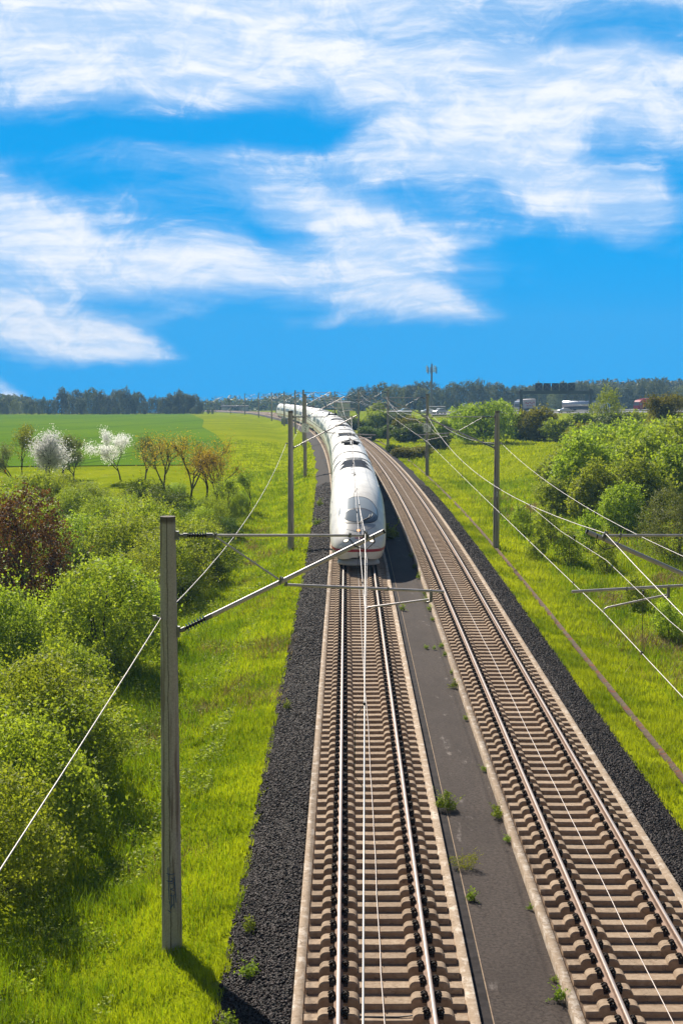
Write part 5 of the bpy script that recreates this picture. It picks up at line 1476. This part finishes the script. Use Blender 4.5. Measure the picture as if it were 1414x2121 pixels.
def truck(px, off, label, sheet_m, tank=False, length=13.4, flip=True, turn=0.0, marks=None, name='truck'):
    x, y = on_road(px, off); o = empty(name, (x, y, RZ), (math.pi if flip else 0) + road_dir() + turn, label, 'truck', 'vehicles on the motorway')
    # cab at +x end
    c0 = length / 2
    prof = [(c0, .5), (c0 + 2.2, .5), (c0 + 2.3, 1.6), (c0 + 1.95, 2.9), (c0 + 1.5, 3.35), (c0 + .2, 3.6), (c0, 3.3)]
    b = MB(); b.prism(prof, -1.22, 1.22); b.build('cab', M_CARW if sheet_m is not M_TRUCKR else M_TRUCKR, o)
    b = MB(); b.add([(c0 + 2.32, -1.05, 1.7), (c0 + 2.32, 1.05, 1.7), (c0 + 2.0, 1.0, 2.75), (c0 + 2.0, -1.0, 2.75)], [(0, 1, 2, 3)]); b.build('windscreen', M_GLASS, o)
    for s in (-1, 1):
        b = MB(); b.add([(c0 + 1.0, s * 1.23, 1.8), (c0 + 1.95, s * 1.23, 1.8), (c0 + 1.7, s * 1.23, 2.6), (c0 + 1.0, s * 1.23, 2.6)], [(0, 1, 2, 3)]); b.build('side_window', M_GLASS, o)
    if tank:
        b = MB(); b.tube([(-c0, 0, 2.3), (-c0 + .3, 0, 2.3), (c0 - 1.0, 0, 2.3), (c0 - .7, 0, 2.3)], [.9, 1.25, 1.25, .9], 24); b.build('tank', M_SILVER, o)
        b = MB()
        for xx in (-4, -1.5, 1.0, 3.5): b.tube([(xx, 0, 3.5), (xx, 0, 3.72)], .3, 10)
        b.tube([(-5.5, 0, 3.62), (4.6, 0, 3.62)], .05, 6); b.build('walkway', M_GALVD, o)
    else:
        b = MB(); b.box((-.35, 0, 2.5), (length - .7, 2.5, 2.9)); b.build('trailer_box', sheet_m, o)
        for s in (-1, 1):
            b = MB()
            for k in range(5): b.box((-.4 + (k - 2) * 2.1 , s * 1.262, 2.85 - .25 * (k % 2)), (1.4, .012, .34))
            for k in range(3): b.box((-3 + k * 2.6, s * 1.262, 1.9), (1.8, .012, .22))
            b.build('lettering_marks', M_TRUCKR if sheet_m is not M_TRUCKR else M_SIGN, o)
    b = MB(); b.box((-.2, 0, .85), (length, 2.2, .3)); b.build('chassis', M_DARK, o)
    wheels(o, (-c0 + 1.2, -c0 + 2.5, -c0 + 3.8, c0 + 1.2), 1.05, .5)
    return o
truck(1088, 6, 'white truck with pale lettered trailer behind the gantry post', M_TRUCKP, turn=.85)
truck(1205, -5, 'silver tank truck behind the bushes below the gantry', M_SILVER, tank=True, flip=False, turn=-.75)
truck(1352, 6, 'red truck with red trailer at the right behind the brownish tree', M_TRUCKR, turn=.4)

# sign gantry, seen from behind
gx0, gy0 = on_road(1078, -18); gx1 = at(1222, gy0 + 6); gy1 = gy0 + 6
g = empty('sign_gantry', (gx0, gy0, RZ), math.atan2(gy1 - gy0, gx1 - gx0), 'dark sign gantry across the motorway with five signs seen from behind', 'gantry')
GL_ = math.hypot(gx1 - gx0, gy1 - gy0)
for xx in (0, GL_):
    b = MB(); b.tube([(xx, 0, -.3), (xx, 0, 7.6)], [.62, .5], 12); b.build('post', M_STEELB, g)
b = MB(); b.box((GL_ / 2, 0, 6.7), (GL_ + 1.6, .7, 1.05))
b.build('beam', M_STEELB, g)
b = MB()
for k in range(int(GL_ / 1.2) + 1): b.tube([(k * 1.2, -.7, 7.1), (k * 1.2, -.7, 8.1)], .03, 5)
for z in (7.6, 8.1): b.tube([(0, -.7, z), (GL_, -.7, z)], .03, 5)
b.box((GL_ / 2, -.5, 7.12), (GL_, .9, .06)); b.build('walkway_railing', M_STEELB, g)
for k in range(5):
    cx_ = 6.0 + k * 2.75
    b = MB(); b.box((cx_, .35, 8.4), (2.4, .15, 2.3)); p = b.build('sign_panel', M_BLACK, g)
    b = MB()
    for s in (-1, 1): b.tube([(cx_ - 1.1, .22, 8.4 - s * 1.0), (cx_ + 1.1, .22, 8.4 + s * 1.0)], .055, 6)
    b.build('cross_brace', M_GALVD, p)

# mobile phone tower
tx = at(893, 560); tz = gz(tx, 560)
o = empty('phone_tower', (tx, 560, tz), 0, 'slim grey phone tower with antennas rising above the far trees', 'tower')
b = MB(); b.tube([(0, 0, -1), (0, 0, 16.8), (0, 0, 17.4)], [.45, .26, .2], 12); b.build('pole', mat('tower grey steel', (.16, .16, .18), .6), o)
M_TWR = mat('tower grey steel', (.16, .16, .18), .6)
b = MB()
for a in range(3):
    an = a * 2.094 + .5; c, s = math.cos(an), math.sin(an)
    b.tube([(0, 0, 14.6), (c * 1.6, s * 1.6, 14.6)], .07, 5); b.tube([(0, 0, 15.6), (c * 1.6, s * 1.6, 15.6)], .07, 5)
b.tube([(-1.7, 0, 15.1), (1.7, 0, 15.1)], .06, 5); b.build('antenna_frame', M_TWR, o)
for a in range(3):
    an = a * 2.094 + .5; c, s = math.cos(an), math.sin(an)
    for k in (-.5, .5):
        b = MB(); b.box((c * 1.7 - s * k, s * 1.7 + c * k, 15.3 + .5 * k), (.32, .2, 2.4), rz=an); b.build('antenna_panel', M_SIGN if k > 0 else M_TWR, o)
b = MB(); b.tube([(0, 0, 17.3), (0, 0, 18.6)], .05, 5); b.box((0, -.3, 17.0), (.4, .3, .6)); b.build('lightning_rod', M_TWR, o)
# low cabinet by the tower
b = MB(); b.box((0, 0, 1.1), (5.5, 3, 2.2)); b.box((0, 0, 2.28), (5.8, 3.3, .16)); o2 = b.build('equipment_hut', mat('hut grey', (.28, .27, .30), .8), None, (at(905, 548), 548, gz(at(905, 548), 548)))
tag(o2, 'small grey equipment hut at the foot of the phone tower', 'hut')

# far buildings
def house(px, Y, w, d, h, label, roof_h=.3, rotz=0.0, dz=0.0, wall=M_WALLW):
    x = at(px, Y); o = empty('building', (x, Y, gz(x, Y) + dz), rotz, label, 'building')
    b = MB(); b.box((0, 0, h / 2 - .5), (w, d, h + 1)); b.build('wall', wall, o)
    b = MB(); b.box((0, 0, h + roof_h / 2), (w + .5, d + .5, roof_h)); b.build('roof', M_GALVD, o)
    for k in range(max(2, int(w / 2.5))):
        b = MB(); b.box((-w / 2 + (k + .5) * w / max(2, int(w / 2.5)), -d / 2 - .02, h * .6), (.9, .05, .8)); b.build('window', M_GLASS, o)
    return o
house(826, 400, 6.0, 5.0, 2.4, 'low white flat-roofed building between the far bushes', .25)
house(711, 420, 3.4, 4.0, 5.2, 'narrow pale building behind the wires right of the train', .3)
house(838, 408, 2.2, 2.4, 1.8, 'tiny white shed beside the low white building', .2)
# relay cabinet beside the far track and the overpass at the bend
p = tp(395, -3.2, -.9); b = MB(); b.box((0, 0, .75), (1.6, 1.2, 1.5)); b.box((0, 0, 1.54), (1.75, 1.35, .08)); tag(b.build('relay_cabinet', mat('cabinet grey', (.30, .34, .33), .6), None, p), 'grey relay cabinet beside the far part of the train', 'cabinet')
ox, oy = at(487, 860), 860
o = empty('overpass', (ox, oy, float(rz(860)) - .5), .12, 'small concrete overpass at the far bend of the line', 'bridge')
b = MB(); b.box((0, 0, 2.6), (15, 6, .8)); b.build('deck', mat('bridge concrete', (.20, .17, .18), .8), o)
b = MB(); b.box((-5.5, 0, .6), (3, 5.5, 3.2)); b.box((5.5, 0, .6), (3, 5.5, 3.2)); b.build('abutment', M_WALLW, o)
b = MB(); b.tube([(-7.4, -2.9, 3.5), (7.4, -2.9, 3.5)], .08, 6)
for q in range(9): b.tube([(-7.2 + q * 1.8, -2.9, 2.9), (-7.2 + q * 1.8, -2.9, 3.5)], .05, 5)
b.build('railing', M_STEELB, o)
# guard rail of the motorway
b = MB(); pts = [(x, road_y(x) - 16.6, RZ + .7) for x in np.arange(30, 400, 8.0)]
b.tube(pts, .16, 6)
for q in pts: b.tube([(q[0], q[1], RZ - .3), (q[0], q[1], RZ + .7)], .06, 5)
tag(b.build('guard_rail', M_GALV), 'grey guard rail along the near edge of the motorway', 'guard rail')

# ------------------------------------------------------------------ haze
HAZE = 0.00027
if HAZE > 0:
    b = MB(); b.box((0, 470, -14), (1700, 1060, 104)); o = b.mesh('haze', [])
    hm = bpy.data.materials.new('haze'); hm.use_nodes = True; T = NT(hm.node_tree)
    v = T.n('ShaderNodeVolumePrincipled', {'Color': (0.30, 0.60, 1.0, 1), 'Density': HAZE, 'Anisotropy': 0.0})
    T.n('ShaderNodeOutputMaterial', {'Volume': v.outputs[0]})
    o.materials.append(hm); ho = link('haze', o); ho['kind'] = 'stuff'
    ho.visible_shadow = True
